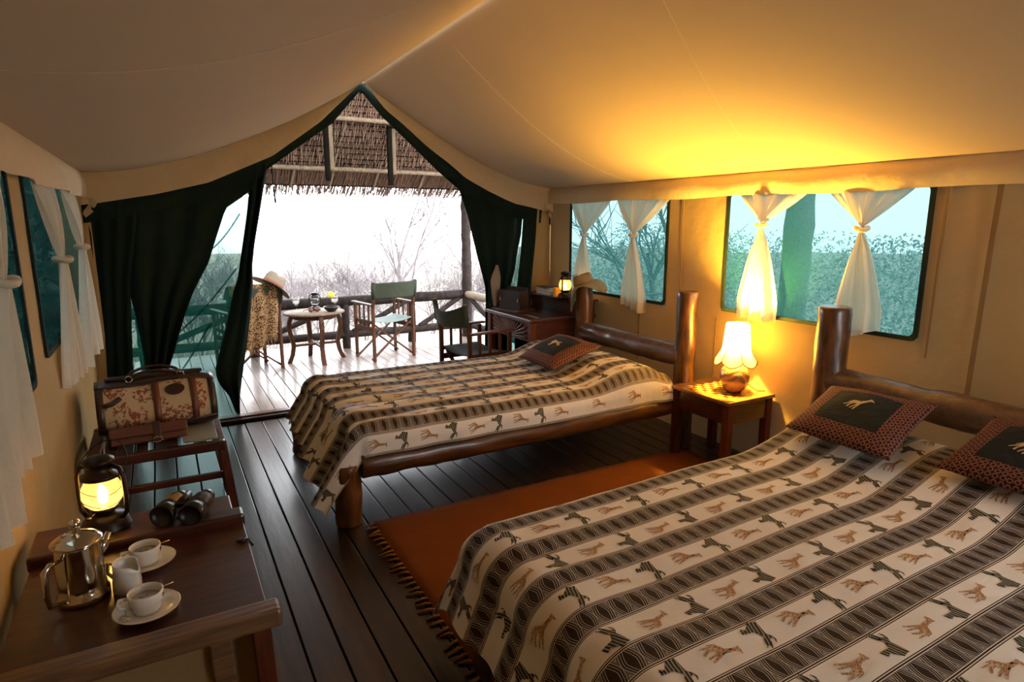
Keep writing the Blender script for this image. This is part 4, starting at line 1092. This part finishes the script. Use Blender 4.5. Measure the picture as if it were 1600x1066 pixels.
def wineglass(label, loc, lemon=False):
    e = thing('wine_glass', label, 'glass', loc)
    b = nb(); lathe(b, [(0.0, 0), (0.034, 0.0), (0.034, 0.003), (0.005, 0.008), (0.004, 0.06), (0.012, 0.072), (0.034, 0.095), (0.041, 0.125), (0.037, 0.165), (0.035, 0.165), (0.039, 0.125), (0.031, 0.097), (0.0, 0.078)], 24); obj('bowl_and_stem', b, 'glass', e)
    b = nb(); lathe(b, [(0.0, 0.080), (0.030, 0.098), (0.0385, 0.125), (0.0, 0.126)], 20); obj('drink', b, 'drink', e)
    if lemon:
        b = nb(); lathe(b, [(0.0, -0.004), (0.036, -0.004), (0.038, 0), (0.036, 0.004), (0.0, 0.004)], 20); bmesh.ops.rotate(b, verts=b.verts, cent=(0, 0, 0), matrix=Matrix.Rotation(1.35, 3, 'X')); bmesh.ops.translate(b, verts=b.verts, vec=(-0.035, 0, 0.172)); obj('lemon_slice', b, 'lemon', e)
wineglass('plain wine glass at the left end of the veranda table', (1.245, 7.06, VTZ))
wineglass('wine glass with a yellow lemon slice on the veranda table', (1.655, 7.02, VTZ), True)
b = nb(); lathe(b, [(0.0, 0.004), (0.03, 0.0), (0.04, 0.002), (0.07, 0.03), (0.083, 0.058), (0.079, 0.058), (0.06, 0.028), (0.0, 0.012)], 28)
tag(obj('bowl', b, 'black', loc=(1.585, 6.90, VTZ)), 'small black bowl on the veranda table', 'bowl')
e = thing('sunglasses', 'dark sunglasses lying on the veranda table before the lantern', 'sunglasses', (1.40, 6.93, VTZ), 0.3)
for sx in (-1, 1):
    b = nb(); lathe(b, [(0.0, 0), (0.026, 0.0), (0.03, 0.005), (0.026, 0.01), (0, 0.012)], 16); bmesh.ops.rotate(b, verts=b.verts, cent=(0, 0, 0), matrix=Matrix.Rotation(1.2, 3, 'X')); bmesh.ops.translate(b, verts=b.verts, vec=(sx * 0.036, 0, 0.03)); obj('lens', b, 'leather', e)
    b = nb(); tube(b, [(sx * 0.066, 0.0, 0.035), (sx * 0.07, 0.06, 0.03), (sx * 0.06, 0.12, 0.006)], 0.004, 6); obj('temple', b, 'black', e)

# ------------------------------------------------------------------ tray table in the left foreground
TT = 0.565
tt = thing('tray_table', 'low brown wooden tray table with raised end rails, carrying the coffee things', 'table', (-0.13, 1.88, 0))
b = nb(); box(b, (0.0, 0.0, TT - 0.012), (0.58, 0.62, 0.024)); obj('table_top', b, 'mahogx', tt, bevel=0.003)
b = nb(); bar(b, (-0.30, -0.325, TT + 0.012), (0.315, -0.325, TT + 0.012), 0.065, 0.05); obj('end_rail', b, 'oldwood', tt, bevel=0.010)
b = nb(); bar(b, (-0.30, 0.30, TT + 0.006), (0.295, 0.30, TT + 0.006), 0.075, 0.05); obj('end_rail', b, 'mahogx', tt, bevel=0.010)
b = nb(); bar(b, (-0.30, 0.40, TT + 0.010), (0.265, 0.40, TT + 0.010), 0.13, 0.03); obj('lantern_shelf', b, 'mahogx', tt, bevel=0.004)
for sx in (-1, 1):
    for y in (-0.325, 0.34):
        b = nb(); bar(b, (sx * 0.265, y, TT - 0.012), (sx * 0.285, y, 0.0), 0.045, 0.045, (0, 1, 0)); obj('leg', b, 'mahog', tt, bevel=0.004)
b = nb(); bar(b, (0.17, -0.30, TT - 0.02), (0.19, -0.30, 0.0), 0.05, 0.03, (0, 1, 0)); obj('inner_post', b, 'oldwood', tt, bevel=0.004)
b = nb(); box(b, (0.0, -0.29, 0.40), (0.52, 0.006, 0.27)); obj('side_canvas', b, 'strap', tt)
b = nb(); bar(b, (0.282, -0.30, 0.24), (0.282, 0.31, 0.24), 0.03, 0.03); obj('stretcher', b, 'mahog', tt, bevel=0.003)
b = nb(); tube(b, [(0.255, 0.13, TT + 0.004), (0.29, 0.125, TT + 0.005), (0.30, 0.125, TT - 0.02)], 0.004, 6); tube(b, [(0.26, 0.14, TT + 0.004), (0.27, 0.115, TT + 0.006), (0.285, 0.138, TT + 0.004)], 0.003, 6); obj('hook', b, 'rust', tt)
lantern('lit kerosene lantern with wire handle on the tray table, by the left wall', (-0.235, 2.265, TT + 0.0255), 0.88, 'rust', TABLE_LANTERN_W, rz=-0.5, bail=-0.75)

def pot():
    e = thing('coffee_pot', 'shiny steel coffee pot with a knobbed lid on the tray table', 'pot', (-0.268, 1.90, TT), 0.0)
    e.scale = (0.88, 0.88, 0.94)
    b = nb(); lathe(b, [(0.0, 0), (0.066, 0.0), (0.070, 0.004), (0.070, 0.018), (0.064, 0.022), (0.0635, 0.05), (0.062, 0.12), (0.059, 0.165), (0.061, 0.172), (0.0, 0.172)], 44); obj('body', b, 'steel', e)
    b = nb(); lathe(b, [(0.067, 0.172), (0.069, 0.176), (0.066, 0.180), (0.05, 0.190), (0.02, 0.199), (0.0, 0.200)], 40); ld_ = obj('lid', b, 'steel', e)
    b = nb(); lathe(b, [(0.007, 0.198), (0.006, 0.208), (0.014, 0.216), (0.018, 0.227), (0.013, 0.238), (0.0, 0.241)], 20); obj('knob', b, 'steel', ld_)
    b = nb(); tube(b, [(-0.042, -0.048, 0.145), (-0.062, -0.070, 0.148), (-0.075, -0.082, 0.135), (-0.076, -0.084, 0.07), (-0.072, -0.078, 0.03), (-0.046, -0.050, 0.022)], [0.006, 0.008, 0.009, 0.009, 0.008, 0.006], 10); obj('handle', b, 'steel', e)
    b = nb(); tube(b, [(0.045, 0.035, 0.115), (0.062, 0.048, 0.13), (0.078, 0.060, 0.158)], [0.020, 0.015, 0.009], 12); obj('spout', b, 'steel', e)
    b = nb(); lathe(b, [(0.0, 0.0), (0.006, 0.0), (0.006, 0.006), (0.0, 0.007)], 12, (-0.03, 0.0, 0.1955)); obj('hinge', b, 'steel', ld_)
pot()
def creamer():
    e = thing('milk_jug', 'small white china milk jug between the pot and the cups', 'jug', (-0.165, 1.88, TT))
    b = nb(); n_ = 40; prof = [(0.0, 0.002), (0.032, 0.0), (0.036, 0.004), (0.035, 0.03), (0.0315, 0.062), (0.0305, 0.082), (0.0285, 0.082), (0.0285, 0.06), (0.031, 0.01), (0.0, 0.008)]
    rings = []
    for i, (r, z) in enumerate(prof):
        rg_ = []
        for j in range(n_ + 1):
            a = 2 * PI * j / n_; lip = math.exp(-((a - 5.6) / 0.35) ** 2) * max(0, (z - 0.045) / 0.037)
            rg_.append((r * (1 + 0.38 * lip) * math.cos(a), r * (1 + 0.38 * lip) * math.sin(a), z - 0.016 * lip + 0.004 * math.cos(a - 2.4) * max(0, z - 0.06) / 0.02))
        rings.append(rg_)
    grid(b, rings); bmesh.ops.remove_doubles(b, verts=b.verts, dist=1e-6); obj('body', b, 'china', e)
    b = nb(); tube(b, [(-0.025, 0.022, 0.072), (-0.044, 0.040, 0.070), (-0.046, 0.042, 0.04), (-0.026, 0.024, 0.022)], 0.005, 8); obj('handle', b, 'china', e)
creamer()
def cup(label_c, label_s, label_p, x, y, rz):
    e = thing('saucer', label_s, 'saucer', (x, y, TT), rz, 'saucers on the tray table')
    b = nb(); lathe(b, [(0.0, 0.003), (0.034, 0.0), (0.038, 0.003), (0.060, 0.010), (0.077, 0.017), (0.0785, 0.019), (0.076, 0.0195), (0.058, 0.0135), (0.036, 0.007), (0.0, 0.006)], 48); obj('dish', b, 'china', e)
    b = nb(); tube(b, [(0.0775 * math.cos(a), 0.0775 * math.sin(a), 0.0187) for a in [2 * PI * i / 48 for i in range(49)]], 0.0011, 5, cap=False); obj('rim_line', b, 'brass', e)
    e = thing('coffee_cup', label_c, 'cup', (x, y, TT + 0.0065), rz, 'cups on the tray table')
    b = nb(); lathe(b, [(0.0, 0.001), (0.028, 0.0), (0.031, 0.002), (0.0345, 0.012), (0.037, 0.028), (0.0405, 0.032), (0.0415, 0.048), (0.041, 0.056), (0.039, 0.056), (0.0375, 0.044), (0.033, 0.012), (0.0, 0.008)], 44); obj('bowl', b, 'china', e)
    b = nb(); lathe(b, [(0.0, 0.036), (0.0362, 0.036), (0.0, 0.0362)], 28); obj('inside_mark', b, 'china', e)
    b = nb(); tube(b, [(-0.036, 0.012, 0.046), (-0.056, 0.018, 0.047), (-0.061, 0.02, 0.034), (-0.056, 0.018, 0.022), (-0.033, 0.011, 0.018)], 0.0048, 8); obj('handle', b, 'china', e)
    b = nb()
    for k in range(5):
        a = -0.75 + 0.045 * k; r = 0.0423
        tube(b, [(r * math.cos(a + q * 0.03), r * math.sin(a + q * 0.03), 0.043 + 0.004 * math.sin(k * 2 + q * 2.2)) for q in (-1, 0, 1)], 0.0007, 4)
    for k in range(4):
        tube(b, [(-0.012 + 0.006 * k, 0.010 + 0.004 * math.sin(k * 2 + q), 0.0368) for q in (0, 1.5)] + [(-0.009 + 0.006 * k, 0.006, 0.0368)], 0.0009, 4)
    obj('printed_mark', b, 'mark', e)
    s = thing('teaspoon', label_p, 'spoon', (x, y, TT + 0.016), rz, 'spoons on the tray table')
    b = nb(); lathe(b, [(0.0, 0.002), (0.5, 0.003), (1.0, 0.006), (0.9, 0.0055), (0.5, 0.0045), (0.0, 0.0035)], 18, sx=0.012, sy=0.017); bmesh.ops.translate(b, verts=b.verts, vec=(-0.058, -0.020, -0.002)); obj('spoon_bowl', b, 'steel', s)
    b = nb(); tube(b, [(-0.05, -0.004, 0.006), (-0.036, 0.034, 0.008), (0.03, 0.050, 0.010), (0.082, 0.040, 0.015)], [0.0016, 0.0016, 0.002, 0.0028], 6); obj('spoon_handle', b, 'steel', s)
cup('white china cup nearest the viewer, in front of the milk jug', 'white saucer under the nearest coffee cup', 'teaspoon on the nearest saucer', -0.117, 1.735, 0.35)
cup('white china cup beside the binoculars, behind the milk jug', 'white saucer under the cup beside the binoculars', 'teaspoon on the saucer beside the binoculars', -0.122, 2.0, 0.35)

e = thing('binoculars', 'black and brass binoculars lying across the rail of the tray table', 'binoculars', (-0.005, 2.235, TT + 0.064), -0.42)
e.scale = (1.2, 1.2, 1.2)
for sx in (-1, 1):
    b = nb(); pr = [(0.014, -0.062), (0.020, -0.060), (0.021, -0.045), (0.017, -0.040), (0.023, -0.02), (0.027, 0.0), (0.026, 0.03), (0.030, 0.036), (0.031, 0.066), (0.027, 0.067), (0.026, 0.055), (0.0, 0.055)]
    lathe(b, [(0.0, -0.060)] + pr, 26); bmesh.ops.rotate(b, verts=b.verts, cent=(0, 0, 0), matrix=Matrix.Rotation(PI / 2, 3, 'X')); bmesh.ops.translate(b, verts=b.verts, vec=(sx * 0.037, 0, 0)); obj('barrel', b, 'black', e)
    b = nb(); lathe(b, [(0.0276, -0.028), (0.0282, -0.02), (0.0282, 0.008), (0.0276, 0.016)], 26, cap=False); bmesh.ops.rotate(b, verts=b.verts, cent=(0, 0, 0), matrix=Matrix.Rotation(PI / 2, 3, 'X')); bmesh.ops.translate(b, verts=b.verts, vec=(sx * 0.037, 0, 0)); obj('brass_sleeve', b, 'brass' if sx < 0 else 'dleather', e)
b = nb(); box(b, (0, 0.0, 0.010), (0.05, 0.05, 0.016)); obj('bridge', b, 'black', e, bevel=0.004)
b = nb(); tube(b, [(0, -0.02, 0.022), (0, 0.025, 0.022)], 0.010, 14); obj('focus_wheel', b, 'dleather', e)

# ------------------------------------------------------------------ luggage rack with bag and leather case
RZ = 0.45
rk = thing('luggage_rack', 'low wooden luggage rack carrying the floral bag, by the left wall', 'rack', (-0.10, 3.66, 0))
for y in (-0.26, 0.26):
    b = nb(); bar(b, (-0.30, y, RZ - 0.02), (0.30, y, RZ - 0.02), 0.04, 0.05); obj('top_rail', b, 'mahogx', rk, bevel=0.006)
    b = nb(); bar(b, (-0.28, y * 0.9, 0.26), (0.30, y * 0.9, 0.26), 0.028, 0.034); obj('stretcher', b, 'mahogx', rk, bevel=0.004)
for sx in (-1, 1):
    b = nb(); bar(b, (sx * 0.28, -0.25, RZ - 0.02), (sx * 0.28, 0.25, RZ - 0.02), 0.05, 0.04); obj('side_rail', b, 'mahog', rk, bevel=0.005)
    for y in (-1, 1):
        b = nb(); bar(b, (sx * 0.285, y * 0.25, RZ), (sx * 0.325, y * 0.30, 0.0), 0.042, 0.045, (0, 1, 0)); obj('leg', b, 'mahog', rk, bevel=0.005)
for k in range(4):
    b = nb(); bar(b, (-0.20 + 0.13 * k, -0.26, RZ + 0.006), (-0.20 + 0.13 * k, 0.26, RZ + 0.006), 0.05, 0.006); obj('web_strap', b, 'dleather', rk)
b = nb(); box(b, (0.19, -0.07, RZ + 0.013), (0.16, 0.34, 0.012)); tag(obj('board', b, 'shirt', loc=(-0.10, 3.66, 0), bevel=0.003), 'grey-green flat board lying under the floral bag', 'board')

bg_ = thing('carpet_bag', 'cream floral travel bag with brown leather straps on the rack', 'bag', (-0.09, 3.78, RZ + 0.0195), 0.05)
def bag_pt(s, a, grow=0.0):
    """s along the length -1..1, a around the section 0..2pi"""
    x = 0.275 * s
    e_ = 1 - 0.10 * abs(s) ** 4
    ca, sa = math.cos(a), math.sin(a)
    w = 0.16 * e_ * (abs(ca) ** 0.62) * (1 if ca > 0 else -1)
    z = 0.135 * (abs(sa) ** 0.62) * (1 if sa > 0 else -1) * e_
    taper = 1 - 0.42 * max(0, z) / 0.135
    return Vector((x, w * taper * (1 + grow * 6), 0.135 + z * (1 + grow * 5) + 0.008 * math.sin(s * 4) * (z > 0)))
b = nb(); P = [[bag_pt(-1 + 2 * i / 24, 2 * PI * j / 40) for j in range(41)] for i in range(25)]
g = grid(b, P); 
for i_ in (0, 24):
    b.faces.new([v for v in (g[i_][:40] if i_ else g[i_][:40][::-1])])
bmesh.ops.remove_doubles(b, verts=b.verts, dist=1e-5); obj('body', b, 'bag', bg_)
def strap_loop(s0, wd, a0, a1, mat, nm, par, grow=0.008):
    b = nb(); P = [[bag_pt(s0 + (k - .5) * wd, a0 + (a1 - a0) * j / 30, grow) for j in range(31)] for k in (0, 1)]
    grid(b, P); return obj(nm, b, mat, par, solid=0.005)
for s0 in (-0.02, 0.62): strap_loop(s0, 0.12, 0.45, 2 * PI - 0.3, 'leather', 'strap', bg_)
for s0 in (-0.93, 0.95): strap_loop(s0, 0.12, 0, 2 * PI, 'dleather', 'end_trim', bg_, 0.006)
b = nb(); P = [[bag_pt(-1.0 + 2.0 * i / 24, a, 0.010) for a in [0.95 + 1.25 * j / 12 for j in range(13)]] for i in range(25)]
grid(b, P); obj('leather_top', b, 'dleather', bg_, solid=0.006)
b = nb(); P = [[bag_pt(-1.0 + 2.0 * i / 24, a, 0.008) for a in [3.55 + 0.9 * j / 8 for j in range(9)]] for i in range(25)]
grid(b, P); obj('leather_base', b, 'dleather', bg_, solid=0.005)
b = nb(); box(b, (0, 0.0, 0.285), (0.46, 0.035, 0.018)); obj('frame_clasp', b, 'dleather', bg_, bevel=0.006)
for sy in (-1, 1):
    b = nb(); tube(b, [(-0.12 + 0.24 * t, sy * (0.04 + 0.02 * math.sin(PI * t)), 0.285 + 0.035 * math.sin(PI * t) ** 0.6) for t in [i / 14 for i in range(15)]], 0.008, 8); obj('handle', b, 'dleather', bg_)
for sx in (-1, 1):
    b = nb(); tube(b, [(sx * 0.12 + 0.016 * math.cos(a), -0.055, 0.285 + 0.016 * math.sin(a)) for a in [2 * PI * i / 14 for i in range(15)]], 0.003, 6); obj('ring', b, 'steel', bg_)
b = nb(); rows = []
for i in range(2):
    pass
pc = bag_pt(0.30, 2 * PI - 2.65, 0.0); 
ctr = bag_pt(0.32, 3.9 - 1.35 + 0.05, 0.012)
pts = []
for k in range(20):
    a = 2 * PI * k / 20; pts.append(bag_pt(0.30 + 0.17 * math.cos(a), 2.72 + 0.22 * math.sin(a), 0.012))
b.faces.new([b.verts.new(p) for p in pts]); obj('oval_patch', b, 'dleather', bg_, solid=0.003)
b = nb(); tube(b, [bag_pt(-0.88, 3.0, 0.01), bag_pt(-0.75, 2.95, 0.014), bag_pt(-0.6, 2.75, 0.018)], 0.012, 8); obj('side_tab', b, 'dleather', bg_)

cs = thing('leather_case', 'flat reddish brown leather case with a buckled strap, leaning on the bag', 'case', (-0.135, 3.535, RZ + 0.0105), 0.03)
b = nb(); box(b, (0, 0.0, 0.045), (0.34, 0.035, 0.09), Matrix.Rotation(-0.35, 3, 'X')); obj('body', b, 'leather', cs, bevel=0.008)
b = nb(); box(b, (0, -0.012, 0.066), (0.345, 0.036, 0.055), Matrix.Rotation(-0.35, 3, 'X')); obj('flap', b, 'leather', cs, bevel=0.008)
b = nb(); box(b, (0.035, -0.018, 0.055), (0.035, 0.042, 0.10), Matrix.Rotation(-0.35, 3, 'X')); obj('strap', b, 'dleather', cs, bevel=0.006)
b = nb(); tube(b, [(0.035 + 0.02 * math.cos(a), -0.052, 0.022 + 0.014 * math.sin(a)) for a in [2 * PI * i / 12 for i in range(13)]], 0.0025, 6); obj('buckle', b, 'steel', cs)

# ------------------------------------------------------------------ outdoors
b = nb(); P = []
for i in range(41):
    row = []
    for j in range(41):
        x = -30 + 75 * i / 40; y = -20 + 90 * j / 40
        row.append((x, y, -0.55 - 0.02 * max(0, y - 8) + 0.3 * noise.noise(Vector((x * 0.1, y * 0.1, 0)))))
    P.append(row)
grid(b, P); struct(obj('ground', b, 'grass'))
def branchy(bm, p, d, L, r, depth, rnd, spread=0.55, up=0.12, n=4, minr=0.0016):
    k = 4 if depth > 1 else 3
    pts = [p]; q = p.copy(); dd = d.copy()
    for i in range(k - 1):
        dd = (dd + Vector((rnd.gauss(0, .14), rnd.gauss(0, .14), rnd.gauss(0, .10) + up * 0.3))).normalized(); q = q + dd * (L / (k - 1)); pts.append(q.copy())
    tube(bm, pts, [max(minr, r * (1 - 0.45 * i / (k - 1))) for i in range(k)], 4 if depth > 1 else 3, cap=False)
    if depth == 0: return
    for c in range(n):
        t = rnd.uniform(0.35, 1.0); idx = min(k - 2, int(t * (k - 1))); f = t * (k - 1) - idx
        base = pts[idx].lerp(pts[idx + 1], min(1, f))
        nd = (dd + Vector((rnd.gauss(0, spread), rnd.gauss(0, spread), rnd.gauss(up, spread * 0.8)))).normalized()
        branchy(bm, base, nd, L * rnd.uniform(0.55, 0.8), r * 0.55, depth - 1, rnd, spread, up, n, minr)
def bare_tree(label, loc, h, seed, mat='twig', depth=4, n=4, stems=1, r=0.05, group=None, nm='bare_tree', spread=0.55):
    rnd = random.Random(seed); b = nb()
    for s in range(stems):
        d = Vector((rnd.gauss(0, .25 if stems > 1 else .05), rnd.gauss(0, .25 if stems > 1 else .05), 1)).normalized()
        branchy(b, Vector((rnd.gauss(0, .15) if stems > 1 else 0, rnd.gauss(0, .15) if stems > 1 else 0, 0)), d, h * 0.42, r, depth, rnd, spread, 0.15, n)
    o = obj(nm, b, mat, loc=loc)
    return tag(o, label, 'tree', group) if label else o
bare_tree('tall pale leafless tree seen through the middle of the veranda opening', (3.9, 11.2, -0.7), 4.3, 5, depth=5, n=4, r=0.045)
bare_tree('pale leafless tree right of the veranda post', (5.9, 12.5, -0.7), 4.2, 8, depth=5, n=4, r=0.04)
first = None; rb_ = random.Random(12)
spots = [(0.2, 11.0), (1.2, 10.2), (2.2, 10.8), (3.0, 10.0), (4.6, 10.4), (-0.8, 11.5), (1.8, 12.5), (5.6, 10.8), (0.4, 13.5), (3.2, 13.2), (-2.0, 12.5), (6.8, 11.2)]
for i, (x, y) in enumerate(spots):
    if first is None:
        first = bare_tree(None, (x, y, -0.75), 1.9, 21, depth=4, n=5, stems=4, r=0.016, nm='dry_bush', spread=0.6); o = first
    else:
        o = first.copy(); C.objects.link(o)
    o.location = (x, y, -0.75 + 0.0); o.rotation_euler = (0, 0, rb_.uniform(0, 6.28)); sc_ = rb_.uniform(0.85, 1.25); o.scale = (sc_, sc_, sc_)
    tag(o, 'pale leafless bush in the thicket beyond the veranda railing', 'bush', 'dry bushes beyond the railing')
# low dry grass and twigs beyond the railing
b = nb(); rg2 = random.Random(77)
for i in range(16000):
    y = rg2.uniform(8.1, 15); x = rg2.uniform(-4, 4 + y * 0.5); z = -0.72 - 0.02 * (y - 8); h = rg2.uniform(0.2, 0.75)
    p = Vector((x, y, z)); t = p + Vector((rg2.gauss(0, .18), rg2.gauss(0, .18), h)); w = Vector((0.004, 0.002, 0))
    b.faces.new([b.verts.new(p - w), b.verts.new(p + w), b.verts.new(t)])
o = obj('dry_grass', b, 'twig'); o['label'] = 'pale dry grass and twigs below the railing'; o['category'] = 'grass'; stuff(o)
# scrub outside the right-hand windows
def leaf_cloud(name, centre, size, count, leaf, mat, seed, label, cat='bush', cube=False):
    rnd = random.Random(seed); b = nb()
    for i in range(count):
        while True:
            q = Vector((rnd.uniform(-1, 1), rnd.uniform(-1, 1), rnd.uniform(-1, 1)))
            if cube or q.length < 1: break
        p = Vector((q.x * size[0], q.y * size[1], q.z * size[2])) 
        a = Vector((rnd.gauss(0, 1), rnd.gauss(0, 1), rnd.gauss(0, 1))).normalized() * leaf; c = Vector((rnd.gauss(0, 1), rnd.gauss(0, 1), rnd.gauss(0, 1))).normalized() * leaf * 0.5
        b.faces.new([b.verts.new(p - a), b.verts.new(p + c), b.verts.new(p + a), b.verts.new(p - c)])
    return tag(obj(name, b, mat, loc=centre), label, cat)
sc = [((9.5, 2.0, 0.0), (1.6, 2.2, 1.35), 'low scrub bush outside the window behind the near bed'), ((10.5, 5.5, 0.0), (1.6, 2.2, 1.30), 'low scrub bush outside the window above the lamp'), ((8.5, 9.0, -0.1), (1.8, 1.8, 1.5), 'low scrub bush outside the far window'), ((11.5, 12.5, 0.0), (2.4, 2.2, 1.7), 'scrub bush farthest off behind the far window'), ((9.0, -1.0, 0.1), (1.6, 1.6, 1.6), 'scrub bush outside the right edge of the near window')]
for i, (c, s, lb) in enumerate(sc): leaf_cloud('scrub_bush', c, s, 7000, 0.045, 'leaf', 100 + i, lb)
bare_tree('slender grey tree outside the far window, seen between its curtains', (7.3, 8.05, -0.7), 4.4, 33, 'bark', depth=4, n=4, r=0.075)
bare_tree('grey tree outside the right edge of the window behind the near bed', (7.6, 3.4, -0.7), 4.2, 35, 'bark', depth=4, n=4, r=0.06)
b = nb(); log(b, (0, 0, 0), (0, 0, 3.2), 0.105, 0.10, seed=90, k=24)
tag(obj('shade_post', b, 'bark', loc=(4.2, 3.08, -0.7)), 'thick upright post outside the window above the lamp', 'post')
# invented leaf mass along the left side, blocks daylight and darkens the window mesh
hd = leaf_cloud('light_block', (-1.5, 4.5, 1.1), (0.45, 7.0, 1.9), 26000, 0.13, 'light_block', 300, cube=True, label= 'added dark leaf mass blocking daylight at the left-hand windows', cat='light_block')

b = nb(); rg3 = random.Random(78)
for i in range(56000):
    x = 4.6 + 22 * rg3.random() ** 1.6; y = rg3.uniform(-8, 24); z = -0.7 + rg3.random() ** 1.5 * (0.35 + 0.055 * x)
    p = Vector((x, y, z)); w = 0.012 + 0.0025 * x
    a = Vector((rg3.gauss(0, 1), rg3.gauss(0, 1), rg3.gauss(0, 1))).normalized() * w; c = Vector((rg3.gauss(0, 1), rg3.gauss(0, 1), rg3.gauss(0, 1))).normalized() * w * 0.6
    b.faces.new([b.verts.new(p - a), b.verts.new(p + c), b.verts.new(p + a), b.verts.new(p - c)])
o = obj('scrub_cover', b, 'leaf'); o['label'] = 'low green scrub covering the ground outside the right-hand windows'; o['category'] = 'scrub'; stuff(o)
